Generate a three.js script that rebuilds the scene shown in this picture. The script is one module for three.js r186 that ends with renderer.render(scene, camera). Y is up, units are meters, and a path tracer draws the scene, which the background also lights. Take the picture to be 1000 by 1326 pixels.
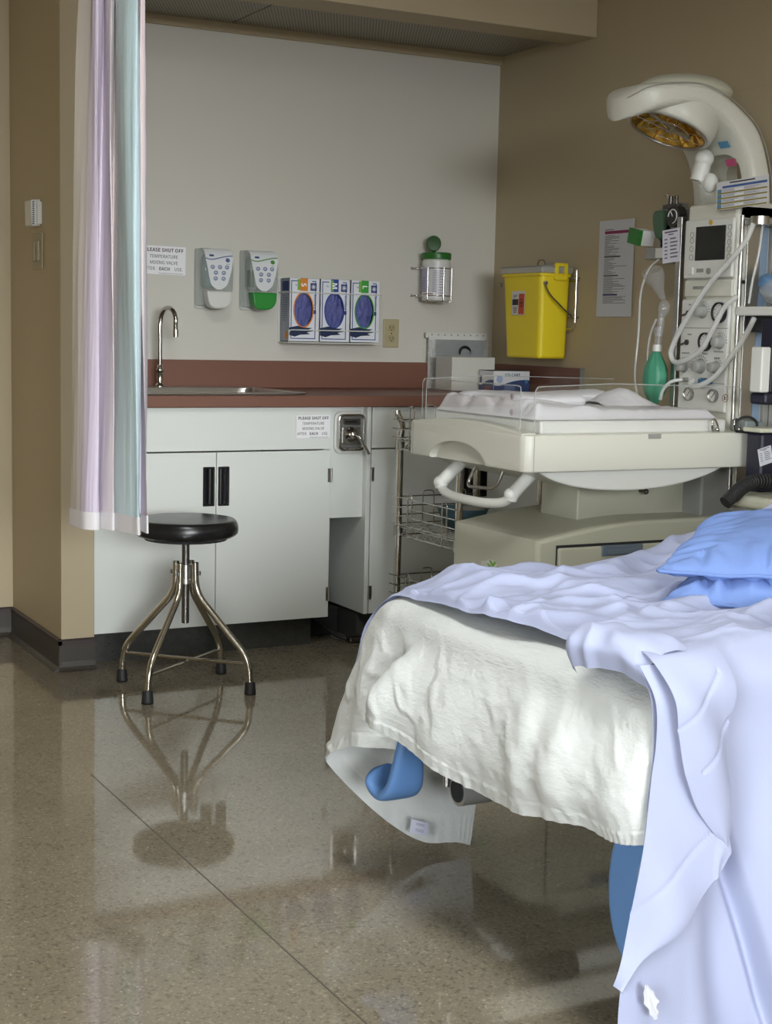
import * as THREE from 'three';
import { RoundedBoxGeometry } from 'three/addons/geometries/RoundedBoxGeometry.js';
import { mergeGeometries, toCreasedNormals } from 'three/addons/utils/BufferGeometryUtils.js';
import { RectAreaLightUniformsLib } from 'three/addons/lights/RectAreaLightUniformsLib.js';
import { Brush, Evaluator, SUBTRACTION } from 'three-bvh-csg';

// ---------------------------------------------------------------- camera, daylight, exposure
const scene = new THREE.Scene();
const renderer = new THREE.WebGLRenderer({ antialias: true });
renderer.toneMapping = THREE.LinearToneMapping;
renderer.toneMappingExposure = 1.07;
renderer.shadowMap.enabled = true;
const camera = new THREE.PerspectiveCamera(37.58, 1000 / 1326, 0.05, 60);
camera.position.set(-3.395, 1.1405, 5.449);
camera.rotation.set(-0.1195, -0.4899, 0.0228, 'YXZ');
scene.background = new THREE.Color().setRGB(0.9, 1.0, 1.1);
RectAreaLightUniformsLib.init();
const RZ = 10.5;   // window wall
// overcast sky above the horizon, seen through the two windows behind and beside the camera
const SKY = new THREE.Color().setRGB(0.95, 1.0, 1.03), SKY_L = 31;
const daylight = new THREE.RectAreaLight(SKY, SKY_L, 34, 15);
daylight.position.set(-2.6, 8.6, 50); daylight.lookAt(-2.6, 8.6, 0); scene.add(daylight);
const daylight2 = new THREE.RectAreaLight(SKY, SKY_L, 60, 22);
daylight2.position.set(-40, 12, 10); daylight2.lookAt(0, 12, 10); scene.add(daylight2);

// ---------------------------------------------------------------- helpers
let seed = 7;
const rnd = () => { seed = (seed * 1664525 + 1013904223) >>> 0; return seed / 4294967296; };
const hash = (x, y) => { let h = (Math.imul(x, 374761393) + Math.imul(y, 668265263)) | 0; h = Math.imul(h ^ (h >>> 13), 1274126177); return ((h ^ (h >>> 16)) >>> 0) / 4294967296; };
function vnoise(x, y, wrap = 0) {
  const xi = Math.floor(x), yi = Math.floor(y), fx = x - xi, fy = y - yi;
  const w = (a) => wrap ? ((a % wrap) + wrap) % wrap : a;
  const sx = fx * fx * fx * (fx * (fx * 6 - 15) + 10), sy = fy * fy * fy * (fy * (fy * 6 - 15) + 10);
  const a = hash(w(xi), w(yi)), b = hash(w(xi + 1), w(yi)), c = hash(w(xi), w(yi + 1)), d = hash(w(xi + 1), w(yi + 1));
  return (a + (b - a) * sx) * (1 - sy) + (c + (d - c) * sx) * sy;
}
const fbm = (x, y, o = 4, wrap = 0) => { let s = 0, a = 0.5, f = 1; for (let i = 0; i < o; i++) { s += a * vnoise(x * f + i * 17.3 * (wrap ? 0 : 1), y * f, wrap * f); a *= 0.5; f *= 2; } return s; };
const sm = (a, b, x) => { const t = Math.min(1, Math.max(0, (x - a) / (b - a))); return t * t * (3 - 2 * t); };
const lerp = (a, b, t) => a + (b - a) * t;
function dataTex(n, fn, srgb, rx = 1, ry = 1) {
  const d = new Uint8Array(n * n * 4);
  for (let y = 0; y < n; y++) for (let x = 0; x < n; x++) {
    const v = fn(x, y, n), i = (y * n + x) * 4;
    if (typeof v === 'number') { d[i] = d[i + 1] = d[i + 2] = Math.max(0, Math.min(255, v * 255)); } else { d[i] = v[0]; d[i + 1] = v[1]; d[i + 2] = v[2]; }
    d[i + 3] = 255;
  }
  const t = new THREE.DataTexture(d, n, n, THREE.RGBAFormat);
  t.wrapS = t.wrapT = THREE.RepeatWrapping; t.magFilter = THREE.LinearFilter; t.minFilter = THREE.LinearMipmapLinearFilter; t.generateMipmaps = true;
  if (srgb) t.colorSpace = THREE.SRGBColorSpace;
  t.repeat.set(rx, ry); t.needsUpdate = true; return t;
}
function drawTex(w, h, draw) {
  const c = document.createElement('canvas'); c.width = w; c.height = h;
  const g = c.getContext('2d'); draw(g, w, h);
  const t = new THREE.CanvasTexture(c); t.colorSpace = THREE.SRGBColorSpace; t.anisotropy = 8; return t;
}
const mat = (color, roughness = 0.5, extra = {}) => new THREE.MeshStandardMaterial({ color, roughness, ...extra });
const phys = (color, roughness = 0.5, extra = {}) => new THREE.MeshPhysicalMaterial({ color, roughness, ...extra });
const taken = new Map();
function numbered(name) { const n = taken.get(name) || 0; taken.set(name, n + 1); return n ? `${name}_${String(n).padStart(3, '0')}` : name; }
const origin = new Map();
function thing(name, label, category, [x, y, z], group) {
  const o = new THREE.Group(); o.name = numbered(name); o.position.set(x, y, z);
  o.userData = { label, category }; if (group) o.userData.group = group;
  origin.set(o, o.position); scene.add(o); return o;
}
function part(parent, name, geo, m, label) {
  const p = origin.get(parent); const g = Array.isArray(geo) ? merge(geo) : geo;
  g.translate(-p.x, -p.y, -p.z);
  const o = new THREE.Mesh(g, m); o.name = name; o.castShadow = o.receiveShadow = true;
  if (label) o.userData.label = label;
  origin.set(o, p); parent.add(o); return o;
}
function solo(name, geo, m, label, category, group) {
  const g = Array.isArray(geo) ? merge(geo) : geo; g.computeBoundingBox();
  const b = g.boundingBox, x = (b.min.x + b.max.x) / 2, z = (b.min.z + b.max.z) / 2, y = b.min.y;
  g.translate(-x, -y, -z);
  const o = new THREE.Mesh(g, m); o.name = numbered(name); o.position.set(x, y, z); o.castShadow = o.receiveShadow = true;
  o.userData = { label, category }; if (group) o.userData.group = group;
  origin.set(o, o.position); scene.add(o); return o;
}
function struct(name, geo, m, label, category) {
  const o = solo(name, geo, m, label, category); o.userData.kind = 'structure'; return o;
}
function merge(list) {
  const gs = list.map((g) => { const n = g.index ? g.toNonIndexed() : g.clone(); for (const k of Object.keys(n.attributes)) if (!['position', 'normal', 'uv'].includes(k)) n.deleteAttribute(k);
    if (!n.attributes.uv) n.setAttribute('uv', new THREE.BufferAttribute(new Float32Array(n.attributes.position.count * 2), 2)); return n; });
  return mergeGeometries(gs);
}
const box = (x0, x1, y0, y1, z0, z1, r = 0.003, s = 2) => { const w = x1 - x0, h = y1 - y0, d = z1 - z0; r = Math.min(r, w * 0.49, h * 0.49, d * 0.49); return (r > 0 ? new RoundedBoxGeometry(w, h, d, s, r) : new THREE.BoxGeometry(w, h, d)).translate((x0 + x1) / 2, (y0 + y1) / 2, (z0 + z1) / 2); };
function cyl(r, h, [x, y, z], axis = 'y', r2 = r, seg = 24) { const g = new THREE.CylinderGeometry(r2, r, h, seg); if (axis === 'x') g.rotateZ(-Math.PI / 2); if (axis === 'z') g.rotateX(Math.PI / 2); return g.translate(x, y, z); }
const V = (p) => new THREE.Vector3(p[0], p[1], p[2]);
function rod(a, b, r, seg = 8, r2 = r) { const A = V(a), B = V(b), d = B.clone().sub(A), g = new THREE.CylinderGeometry(r2, r, d.length(), seg); g.applyQuaternion(new THREE.Quaternion().setFromUnitVectors(new THREE.Vector3(0, 1, 0), d.normalize())); return g.translate((A.x + B.x) / 2, (A.y + B.y) / 2, (A.z + B.z) / 2); }
const tube = (pts, r, seg = 60, rs = 8, closed = false) => new THREE.TubeGeometry(new THREE.CatmullRomCurve3(pts.map(V), closed, 'centripetal'), seg, r, rs, closed);
function wire(pts, r, fillet = 0.02, rs = 8, seg) {           // a bent rod: straight runs with rounded corners
  const c = new THREE.CurvePath(), p = pts.map(V); let last = p[0]; let bends = 0;
  for (let i = 1; i < p.length - 1; i++) {
    const a = p[i].clone().sub(p[i - 1]), b = p[i + 1].clone().sub(p[i]), f = Math.min(fillet, a.length() * 0.49, b.length() * 0.49);
    const s = p[i].clone().addScaledVector(a.normalize(), -f), e = p[i].clone().addScaledVector(b.normalize(), f);
    c.add(new THREE.LineCurve3(last, s)); c.add(new THREE.QuadraticBezierCurve3(s, p[i], e)); last = e; bends++;
  }
  c.add(new THREE.LineCurve3(last, p[p.length - 1]));
  return new THREE.TubeGeometry(c, seg || Math.max(8, bends * 22 + 6), r, rs, false);
}
const lathe = (pts, [x, y, z], seg = 32) => new THREE.LatheGeometry(pts.map((q) => new THREE.Vector2(q[0], q[1])), seg).translate(x, y, z);
const ball = (r, [x, y, z], sx = 1, sy = 1, sz = 1, seg = 20) => new THREE.SphereGeometry(r, seg, Math.ceil(seg * 0.7)).scale(sx, sy, sz).translate(x, y, z);
function rrect(x0, x1, y0, y1, r, C = THREE.Shape) { const s = new C(); s.moveTo(x0 + r, y0); s.lineTo(x1 - r, y0); s.quadraticCurveTo(x1, y0, x1, y0 + r); s.lineTo(x1, y1 - r); s.quadraticCurveTo(x1, y1, x1 - r, y1); s.lineTo(x0 + r, y1); s.quadraticCurveTo(x0, y1, x0, y1 - r); s.lineTo(x0, y0 + r); s.quadraticCurveTo(x0, y0, x0 + r, y0); return s; }
function ext(shape, depth, bevel = 0, curve = 10) { return new THREE.ExtrudeGeometry(shape, { depth: depth - 2 * bevel, bevelEnabled: bevel > 0, bevelSize: bevel, bevelThickness: bevel, bevelOffset: -bevel, bevelSegments: 2, curveSegments: curve }).translate(0, 0, bevel); }
const poly = (pts, C = THREE.Shape) => { const s = new C(); pts.forEach(([x, y], i) => i ? s.lineTo(x, y) : s.moveTo(x, y)); s.closePath(); return s; };
function grid(nu, nv, fn) {
  const pos = [], uv = [], idx = [];
  for (let j = 0; j <= nv; j++) for (let i = 0; i <= nu; i++) { const q = fn(i / nu, j / nv); pos.push(q[0], q[1], q[2]); uv.push(q[3] ?? i / nu, q[4] ?? j / nv); }
  for (let j = 0; j < nv; j++) for (let i = 0; i < nu; i++) { const a = j * (nu + 1) + i, b = a + 1, c = a + nu + 1, d = c + 1; idx.push(a, b, d, a, d, c); }
  const g = new THREE.BufferGeometry();
  g.setAttribute('position', new THREE.Float32BufferAttribute(pos, 3)); g.setAttribute('uv', new THREE.Float32BufferAttribute(uv, 2)); g.setIndex(idx); g.computeVertexNormals(); return g;
}
// surface through station curves, then pushed along its normals by disp(u, v, point)
function loft(stations, nu, nv, disp, scale = [1, 1], out = null) {   // out: [i, j, x, y, z] says which way the normal at that grid point should look
  const rows = stations.map((s) => new THREE.CatmullRomCurve3(s.map(V), false, 'centripetal').getPoints(nv));
  const cols = []; for (let j = 0; j <= nv; j++) cols.push(new THREE.CatmullRomCurve3(rows.map((r) => r[j]), false, 'centripetal').getPoints(nu));
  const g = grid(nu, nv, (u, v) => { const p = cols[Math.round(v * nv)][Math.round(u * nu)]; return [p.x, p.y, p.z, u * scale[0], v * scale[1]]; });
  if (disp) {
    const P = g.attributes.position, N = g.attributes.normal; let sg = 1;
    if (out) { const k = Math.round(out[1] * nv) * (nu + 1) + Math.round(out[0] * nu); if (N.getX(k) * out[2] + N.getY(k) * out[3] + N.getZ(k) * out[4] < 0) sg = -1; }
    for (let j = 0; j <= nv; j++) for (let i = 0; i <= nu; i++) { const k = j * (nu + 1) + i, d = sg * disp(i / nu, j / nv, P.getX(k), P.getY(k), P.getZ(k));
      P.setXYZ(k, P.getX(k) + N.getX(k) * d, P.getY(k) + N.getY(k) * d, P.getZ(k) + N.getZ(k) * d); }
    g.computeVertexNormals();
  }
  return g;
}
function metricUV(g, s = 1) {   // box-projected texture coordinates in metres
  const n = g.index ? g.toNonIndexed() : g, P = n.attributes.position, N = n.attributes.normal, uv = new Float32Array(P.count * 2);
  for (let i = 0; i < P.count; i++) { const ax = Math.abs(N.getX(i)), ay = Math.abs(N.getY(i)), az = Math.abs(N.getZ(i));
    const [a, b] = ay >= ax && ay >= az ? [P.getX(i), P.getZ(i)] : ax >= az ? [P.getZ(i), P.getY(i)] : [P.getX(i), P.getY(i)]; uv[2 * i] = a * s; uv[2 * i + 1] = b * s; }
  n.setAttribute('uv', new THREE.BufferAttribute(uv, 2)); return n;
}
// decal: printed sheet of the given size facing +z, before it is turned and placed
const sheetOf = (w, h, t = 0.0006) => new THREE.BoxGeometry(w, h, t);

// ---------------------------------------------------------------- shared textures and materials
const paintBump = dataTex(256, (x, y, n) => 0.5 * fbm(x / n * 32, y / n * 32, 3, 32) + 0.5 * hash(x, y) * 0.3, false);
const weave = dataTex(256, (x, y) => 0.5 + 0.25 * Math.sin(x * Math.PI / 2) * Math.cos(y * Math.PI / 2) + 0.25 * (hash(x, y) - 0.5), false);
const wallPaint = (c, r = 0.55) => mat(c, r, { bumpMap: paintBump, bumpScale: 0.0006 });
const M = {
  white: wallPaint(new THREE.Color().setRGB(0.64, 0.615, 0.55)), tan: wallPaint(new THREE.Color().setRGB(0.485, 0.40, 0.262)),
  ceil: mat(new THREE.Color().setRGB(0.6, 0.58, 0.53), 0.9),
  laminate: mat(new THREE.Color().setRGB(0.74, 0.76, 0.725), 0.38),
  counter: mat(new THREE.Color().setRGB(0.195, 0.085, 0.057), 0.42),
  chrome: mat(new THREE.Color().setRGB(0.62, 0.60, 0.57), 0.12, { metalness: 1 }), steel: mat(new THREE.Color().setRGB(0.48, 0.47, 0.45), 0.28, { metalness: 1 }), brass: mat(new THREE.Color().setRGB(0.5, 0.47, 0.41), 0.18, { metalness: 1 }), darkSteel: mat(new THREE.Color().setRGB(0.14, 0.13, 0.12), 0.35, { metalness: 0.9 }),
  black: mat(new THREE.Color().setRGB(0.012, 0.012, 0.013), 0.28), rubber: mat(new THREE.Color().setRGB(0.015, 0.015, 0.016), 0.55), blackMatte: mat(new THREE.Color().setRGB(0.02, 0.02, 0.022), 0.8),
  plastic: mat(new THREE.Color().setRGB(0.64, 0.63, 0.55), 0.32), plasticWarm: mat(new THREE.Color().setRGB(0.56, 0.55, 0.44), 0.36), plasticGrey: mat(new THREE.Color().setRGB(0.3, 0.3, 0.28), 0.45), plasticWhite: mat(new THREE.Color().setRGB(0.7, 0.7, 0.66), 0.35),
  paper: mat(new THREE.Color().setRGB(0.7, 0.69, 0.67), 0.85),
  clear: phys(0xffffff, 0.03, { transmission: 1, thickness: 0, ior: 1.45 }), clearSoft: phys(new THREE.Color().setRGB(0.9, 0.91, 0.92), 0.1, { transmission: 0.88, thickness: 0, ior: 1.3 }),
  tubing: phys(new THREE.Color().setRGB(0.86, 0.86, 0.84), 0.2, { transmission: 0.45, thickness: 0, ior: 1.4 }),
  edge: phys(new THREE.Color().setRGB(0.75, 0.77, 0.76), 0.25, { transmission: 0.6, thickness: 0 }),
  blue: mat(new THREE.Color().setRGB(0.105, 0.225, 0.47), 0.35), navy: mat(new THREE.Color().setRGB(0.010, 0.009, 0.024), 0.4), teal: mat(new THREE.Color().setRGB(0.06, 0.12, 0.15), 0.5),
  yellow: mat(new THREE.Color().setRGB(0.90, 0.70, 0.02), 0.42), green: mat(new THREE.Color().setRGB(0.022, 0.15, 0.02), 0.35), greenDark: mat(new THREE.Color().setRGB(0.02, 0.085, 0.015), 0.4),
};

// ---------------------------------------------------------------- room shell
const floorTex = dataTex(1024, (x, y, n) => {
  const f = fbm(x / n * 8, y / n * 8, 3, 8), g = vnoise(x / n * 160, y / n * 160, 160), g2 = vnoise(x / n * 300 + 7, y / n * 220, 0);
  let c = [132, 123, 106].map((v) => v * (0.96 + 0.08 * f)); if (g > 0.80) c = c.map((v) => v * 1.09); if (g < 0.2) c = c.map((v) => v * 0.86);
  if (g2 > 0.9) c = [164, 154, 138]; return c.map((v) => v + (hash(x, y) - 0.5) * 14);
}, true);
const floorBump = dataTex(512, (x, y, n) => fbm(x / n * 6, y / n * 6, 3, 6), false, 0.35, 0.35);
const floorMat = phys(0xffffff, 0.055, { map: floorTex, bumpMap: floorBump, bumpScale: 0.0005, ior: 1.68 });
struct('floor', metricUV(box(-5.6, 0.2, -0.2, 0, -0.2, RZ + 0.2, 0)), floorMat, 'glossy speckled taupe vinyl floor', 'floor');
const seam = struct('trim_1', box(-2.2905, -2.2875, -0.001, 0.0004, 1.8, RZ, 0), mat(new THREE.Color().setRGB(0.09, 0.078, 0.06), 0.4), 'thin dark welded seam running across the vinyl floor', 'seam');
struct('wall_back', [metricUV(box(-1.95, 0.2, 0, 2.85, -0.2, 0, 0))], M.white, 'off-white back wall of the sink alcove', 'wall');
struct('wall_back_side', metricUV(box(-5.6, -1.95, 0, 2.85, -0.2, 0, 0)), M.tan, 'tan wall beyond the alcove partition', 'wall');
const rightWall = struct('wall_right', metricUV(box(0, 0.2, 0, 2.85, 0, RZ, 0)), M.tan, 'tan side wall behind the infant warmer', 'wall');
const SZ0 = 5.4, SZ1 = 8.4, SY0 = 0.8, SY1 = 2.1;
struct('wall_left', [box(-5.6, -5.4, 0, 2.85, 0, SZ0, 0), box(-5.6, -5.4, 0, 2.85, SZ1, RZ, 0), box(-5.6, -5.4, 0, SY0, SZ0, SZ1, 0), box(-5.6, -5.4, SY1, 2.85, SZ0, SZ1, 0)].map((g) => metricUV(g)), M.tan, 'tan wall far to the side', 'wall');
struct('ceiling', box(-5.6, 0.2, 2.75, 2.95, -0.2, RZ + 0.2, 0), M.ceil, 'pale flat ceiling', 'ceiling');
const WX0 = -5.3, WX1 = -1.7, WY0 = 0.8, WY1 = 2.6;
struct('wall_front', [box(-5.6, WX0, 0, 2.85, RZ, RZ + 0.2, 0), box(WX1, 0.2, 0, 2.85, RZ, RZ + 0.2, 0), box(WX0, WX1, 0, WY0, RZ, RZ + 0.2, 0), box(WX0, WX1, WY1, 2.85, RZ, RZ + 0.2, 0)].map((g) => metricUV(g)), M.tan, 'tan wall with a wide window opening', 'wall');
{ const w = struct('window_1', [box(WX0, WX0 + 0.05, WY0, WY1, RZ + 0.07, RZ + 0.13), box(WX1 - 0.05, WX1, WY0, WY1, RZ + 0.07, RZ + 0.13), box(WX0, WX1, WY0, WY0 + 0.05, RZ + 0.07, RZ + 0.13), box(WX0, WX1, WY1 - 0.05, WY1, RZ + 0.07, RZ + 0.13), box((WX0 + WX1) / 2 - 0.025, (WX0 + WX1) / 2 + 0.025, WY0, WY1, RZ + 0.07, RZ + 0.13)], M.steel, 'wide metal-framed window', 'window');
  for (const [a, b] of [[WX0 + 0.05, (WX0 + WX1) / 2 - 0.025], [(WX0 + WX1) / 2 + 0.025, WX1 - 0.05]]) part(w, 'pane', box(a, b, WY0 + 0.05, WY1 - 0.05, RZ + 0.098, RZ + 0.102, 0), M.clear); }
{ const w = struct('window_2', [box(-5.53, -5.47, SY0, SY1, SZ0, SZ0 + 0.05), box(-5.53, -5.47, SY0, SY1, SZ1 - 0.05, SZ1), box(-5.53, -5.47, SY0, SY0 + 0.05, SZ0, SZ1), box(-5.53, -5.47, SY1 - 0.05, SY1, SZ0, SZ1)], M.steel, 'metal-framed side window', 'window');
  part(w, 'pane', box(-5.502, -5.498, SY0 + 0.05, SY1 - 0.05, SZ0 + 0.05, SZ1 - 0.05, 0), M.clear); }
// partition at the end of the alcove
struct('wall_partition', metricUV(box(-2.035, -1.922, 0, 2.75, 0, 0.638, 0.004)), M.tan, 'narrow tan partition wall ending the sink alcove', 'wall');
// soffit over the alcove, open underneath round perforated panels
struct('wall_soffit', [box(-1.922, 0, 2.25, 2.75, 0.508, 0.674, 0.003), box(-1.922, 0, 2.6, 2.75, 0, 0.508, 0)].map((g) => metricUV(g)), M.tan, 'tan bulkhead over the sink alcove', 'soffit');
struct('trim_2', box(-1.922, 0, 2.242, 2.278, 0, 0.012, 0.002), M.tan, 'narrow tan strip along the top of the white wall', 'trim');
{ const perf = drawTex(1024, 512, (g, w, h) => { g.fillStyle = '#a8a191'; g.fillRect(0, 0, w, h); g.fillStyle = '#2c2921'; for (let y = 0; y < 40; y++) for (let x = 0; x < 96; x++) { g.beginPath(); g.ellipse((x + (y % 2) / 2 + 0.25) * w / 96, (y + 0.5) * h / 40, w / 96 * 0.3, h / 40 * 0.3, 0, 0, 7); g.fill(); } });
  const pm = mat(0xffffff, 0.45, { map: perf, metalness: 0.2 });
  for (const [a, b] of [[-1.2, 0], [-1.92, -1.206]]) { const g = box(a, b, 2.276, 2.29, 0.012, 0.506, 0); const uv = g.attributes.uv; const P = g.attributes.position; for (let i = 0; i < P.count; i++) uv.setXY(i, P.getX(i) / 1.2, P.getZ(i) / 0.5); struct('ceiling_panel', g, pm, a === -1.2 ? 'perforated metal panel under the bulkhead by the corner' : 'perforated metal panel under the bulkhead by the curtain', 'ceiling panel').material.map.wrapS = THREE.RepeatWrapping; perf.wrapT = THREE.RepeatWrapping; } }
// rubber cove base
const baseRubber = mat(new THREE.Color().setRGB(0.055, 0.047, 0.038), 0.45, { bumpMap: paintBump, bumpScale: 0.0008 }), baseCap = mat(new THREE.Color().setRGB(0.05, 0.035, 0.034), 0.5);
function cove(name, a, b, nx, nz, label) {   // along the floor from a to b, face turned to (nx, nz)
  const L = Math.hypot(b[0] - a[0], b[1] - a[1]);
  const s = poly([[0, 0], [0.03, 0], [0.02, 0.004], [0.011, 0.013], [0.008, 0.03], [0.008, 0.086], [0, 0.086]]);
  const c = poly([[0, 0.086], [0.010, 0.086], [0.010, 0.1], [0.005, 0.105], [0, 0.105]]);
  const place = (g) => { const m = new THREE.Matrix4().makeBasis(new THREE.Vector3(nx, 0, nz), new THREE.Vector3(0, 1, 0), new THREE.Vector3((b[0] - a[0]) / L, 0, (b[1] - a[1]) / L)); if (m.determinant() < 0) { g.scale(1, 1, -1); g.translate(0, 0, L); const ix = g.index; g.applyMatrix4(new THREE.Matrix4().makeBasis(new THREE.Vector3(nx, 0, nz), new THREE.Vector3(0, 1, 0), new THREE.Vector3(-(b[0] - a[0]) / L, 0, -(b[1] - a[1]) / L)).setPosition(b[0], 0, b[1])); const P = g.attributes.position; return g; } g.applyMatrix4(m.setPosition(a[0], 0, a[1])); return g; };
  const mk = (sh) => { const g = new THREE.ExtrudeGeometry(sh, { depth: L, bevelEnabled: false }); const q = place(g), n = q.index ? q.toNonIndexed() : q; n.computeVertexNormals(); return n; };
  const o = struct(name, mk(s), baseRubber, label, 'baseboard'); part(o, 'cap_strip', mk(c), baseCap, 'darker brown top strip'); return o;
}
cove('baseboard_front', [-2.045, 0.638], [-1.922, 0.638], 0, 1, 'dark rubber cove base on the partition front');
cove('baseboard_side', [-2.035, 0], [-2.035, 0.648], -1, 0, 'dark rubber cove base on the partition side');
cove('baseboard_back', [-5.4, 0], [-2.035, 0], 0, 1, 'dark rubber cove base on the far tan wall');
cove('baseboard_right', [0, 0.7], [0, RZ], -1, 0, 'dark rubber cove base along the side wall');
part(rightWall, 'wall_panel', metricUV(box(-0.012, 0.001, 0.4, 1.95, 1.02, 2.5, 0.002)), M.tan, 'flush tan headwall panel');

// unseen ceiling troffers, added as fill for the bed top and the alcove
for (const [x, z] of [[-2.4, 3.3], [-2.5, 5.8]]) {
  const t = thing('added_fill_light', z < 4 ? 'added fill troffer above the stool side of the bed' : 'added fill troffer further from the alcove', 'added fill light', [x, 2.7, z], 'added fill troffers');
  const f = rrect(x - 0.32, x + 0.32, -z - 0.62, -z + 0.62, 0.01); f.holes.push(rrect(x - 0.29, x + 0.29, -z - 0.59, -z + 0.59, 0.005, THREE.Path));
  part(t, 'frame', ext(f, 0.03, 0.003).rotateX(-Math.PI / 2).translate(0, 2.72, 0), M.plasticWhite);
  part(t, 'diffuser', box(x - 0.29, x + 0.29, 2.735, 2.745, z - 0.59, z + 0.59, 0), mat(0xffffff, 0.6, { emissive: new THREE.Color().setRGB(0.97, 1, 0.98), emissiveIntensity: 3 }));
  const l = new THREE.RectAreaLight(new THREE.Color().setRGB(0.97, 1, 0.98), 14, 0.58, 1.18); l.position.set(x, 2.73, z); l.rotation.x = -Math.PI / 2; scene.add(l);
}
// ---------------------------------------------------------------- cabinets and counter
const CF = 0.627;   // face of the cabinet fronts
function holedFront(x0, x1, y0, y1, hole) {
  const s = rrect(x0, x1, y0, y1, 0.002); if (hole) s.holes.push(rrect(...hole, 0.003, THREE.Path)); return ext(s, 0.02, 0.0015, 4).translate(0, 0, CF - 0.02);
}
function cup(x0, x1, y0, y1, hinge) {   // recessed black finger pull: liner, rim and curved inner wall
  const g = [box(x0, x1, y0, y1, CF - 0.024, CF - 0.021, 0)];
  const f = rrect(x0 - 0.001, x1 + 0.001, y0 - 0.001, y1 + 0.001, 0.004); f.holes.push(rrect(x0 + 0.005, x1 - 0.005, y0 + 0.005, y1 - 0.005, 0.004, THREE.Path)); g.push(ext(f, 0.024, 0.001).translate(0, 0, CF - 0.022));
  const c = hinge > 0 ? x1 - 0.006 : x0 + 0.006; g.push(cyl(0.011, y1 - y0 - 0.012, [c - hinge * 0.006, (y0 + y1) / 2, CF - 0.012], 'y'));
  return g;
}
function hinge(x, y, side) { return [cyl(0.0045, 0.05, [x, y, CF + 0.002], 'y', 0.0045, 12), box(x - (side > 0 ? 0.002 : 0.013), x + (side > 0 ? 0.013 : 0.002), y - 0.025, y + 0.025, CF - 0.001, CF + 0.0015, 0.0005), ...[-0.0085, 0.0085].map((d) => cyl(0.0052, 0.0015, [x, y + d, CF + 0.002], 'y', 0.0052, 12))]; }
{
  const t = thing('sink_cabinet', 'white laminate sink cabinet with two doors and a dark toe kick', 'cabinet', [-1.486, 0, 0.3]);
  part(t, 'body', [box(-1.92, -1.9, 0.11, 0.87, 0.03, CF - 0.021), box(-1.072, -1.052, 0.11, 0.87, 0.03, CF - 0.021), box(-1.9, -1.072, 0.11, 0.13, 0.03, CF - 0.021), box(-1.9, -1.072, 0.13, 0.87, 0.03, 0.045)], M.laminate);
  part(t, 'drawer_front', holedFront(-1.92, -1.052, 0.7195, 0.868), M.laminate);
  const d1 = part(t, 'door', holedFront(-1.92, -1.4895, 0.111, 0.7145, [-1.536, -1.4955, 0.53, 0.664]), M.laminate);
  part(d1, 'recessed_pull', cup(-1.536, -1.4955, 0.53, 0.664, 1), M.black, 'black recessed finger pull');
  const d2 = part(t, 'door', holedFront(-1.4865, -1.052, 0.111, 0.7145, [-1.4805, -1.441, 0.53, 0.664]), M.laminate);
  part(d2, 'recessed_pull', cup(-1.4805, -1.441, 0.53, 0.664, -1), M.black, 'black recessed finger pull');
  for (const y of [0.625, 0.195]) part(d2, 'hinge', hinge(-1.05, y, -1), M.steel, 'steel butt hinge');
  const kickMat = mat(new THREE.Color().setRGB(0.075, 0.075, 0.068), 0.5, { map: dataTex(128, (x, y, n) => { const v = 205 + 60 * (fbm(x / n * 16, y / n * 16, 4, 16) - 0.5) - (hash(x, y) > 0.985 ? -50 : 0); return [v, v, v]; }, true, 3, 3) });
  part(t, 'toe_kick', metricUV(box(-1.92, -1.086, 0, 0.11, 0.03, 0.555, 0.001)), kickMat, 'scuffed dark grey toe kick');
}
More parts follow.
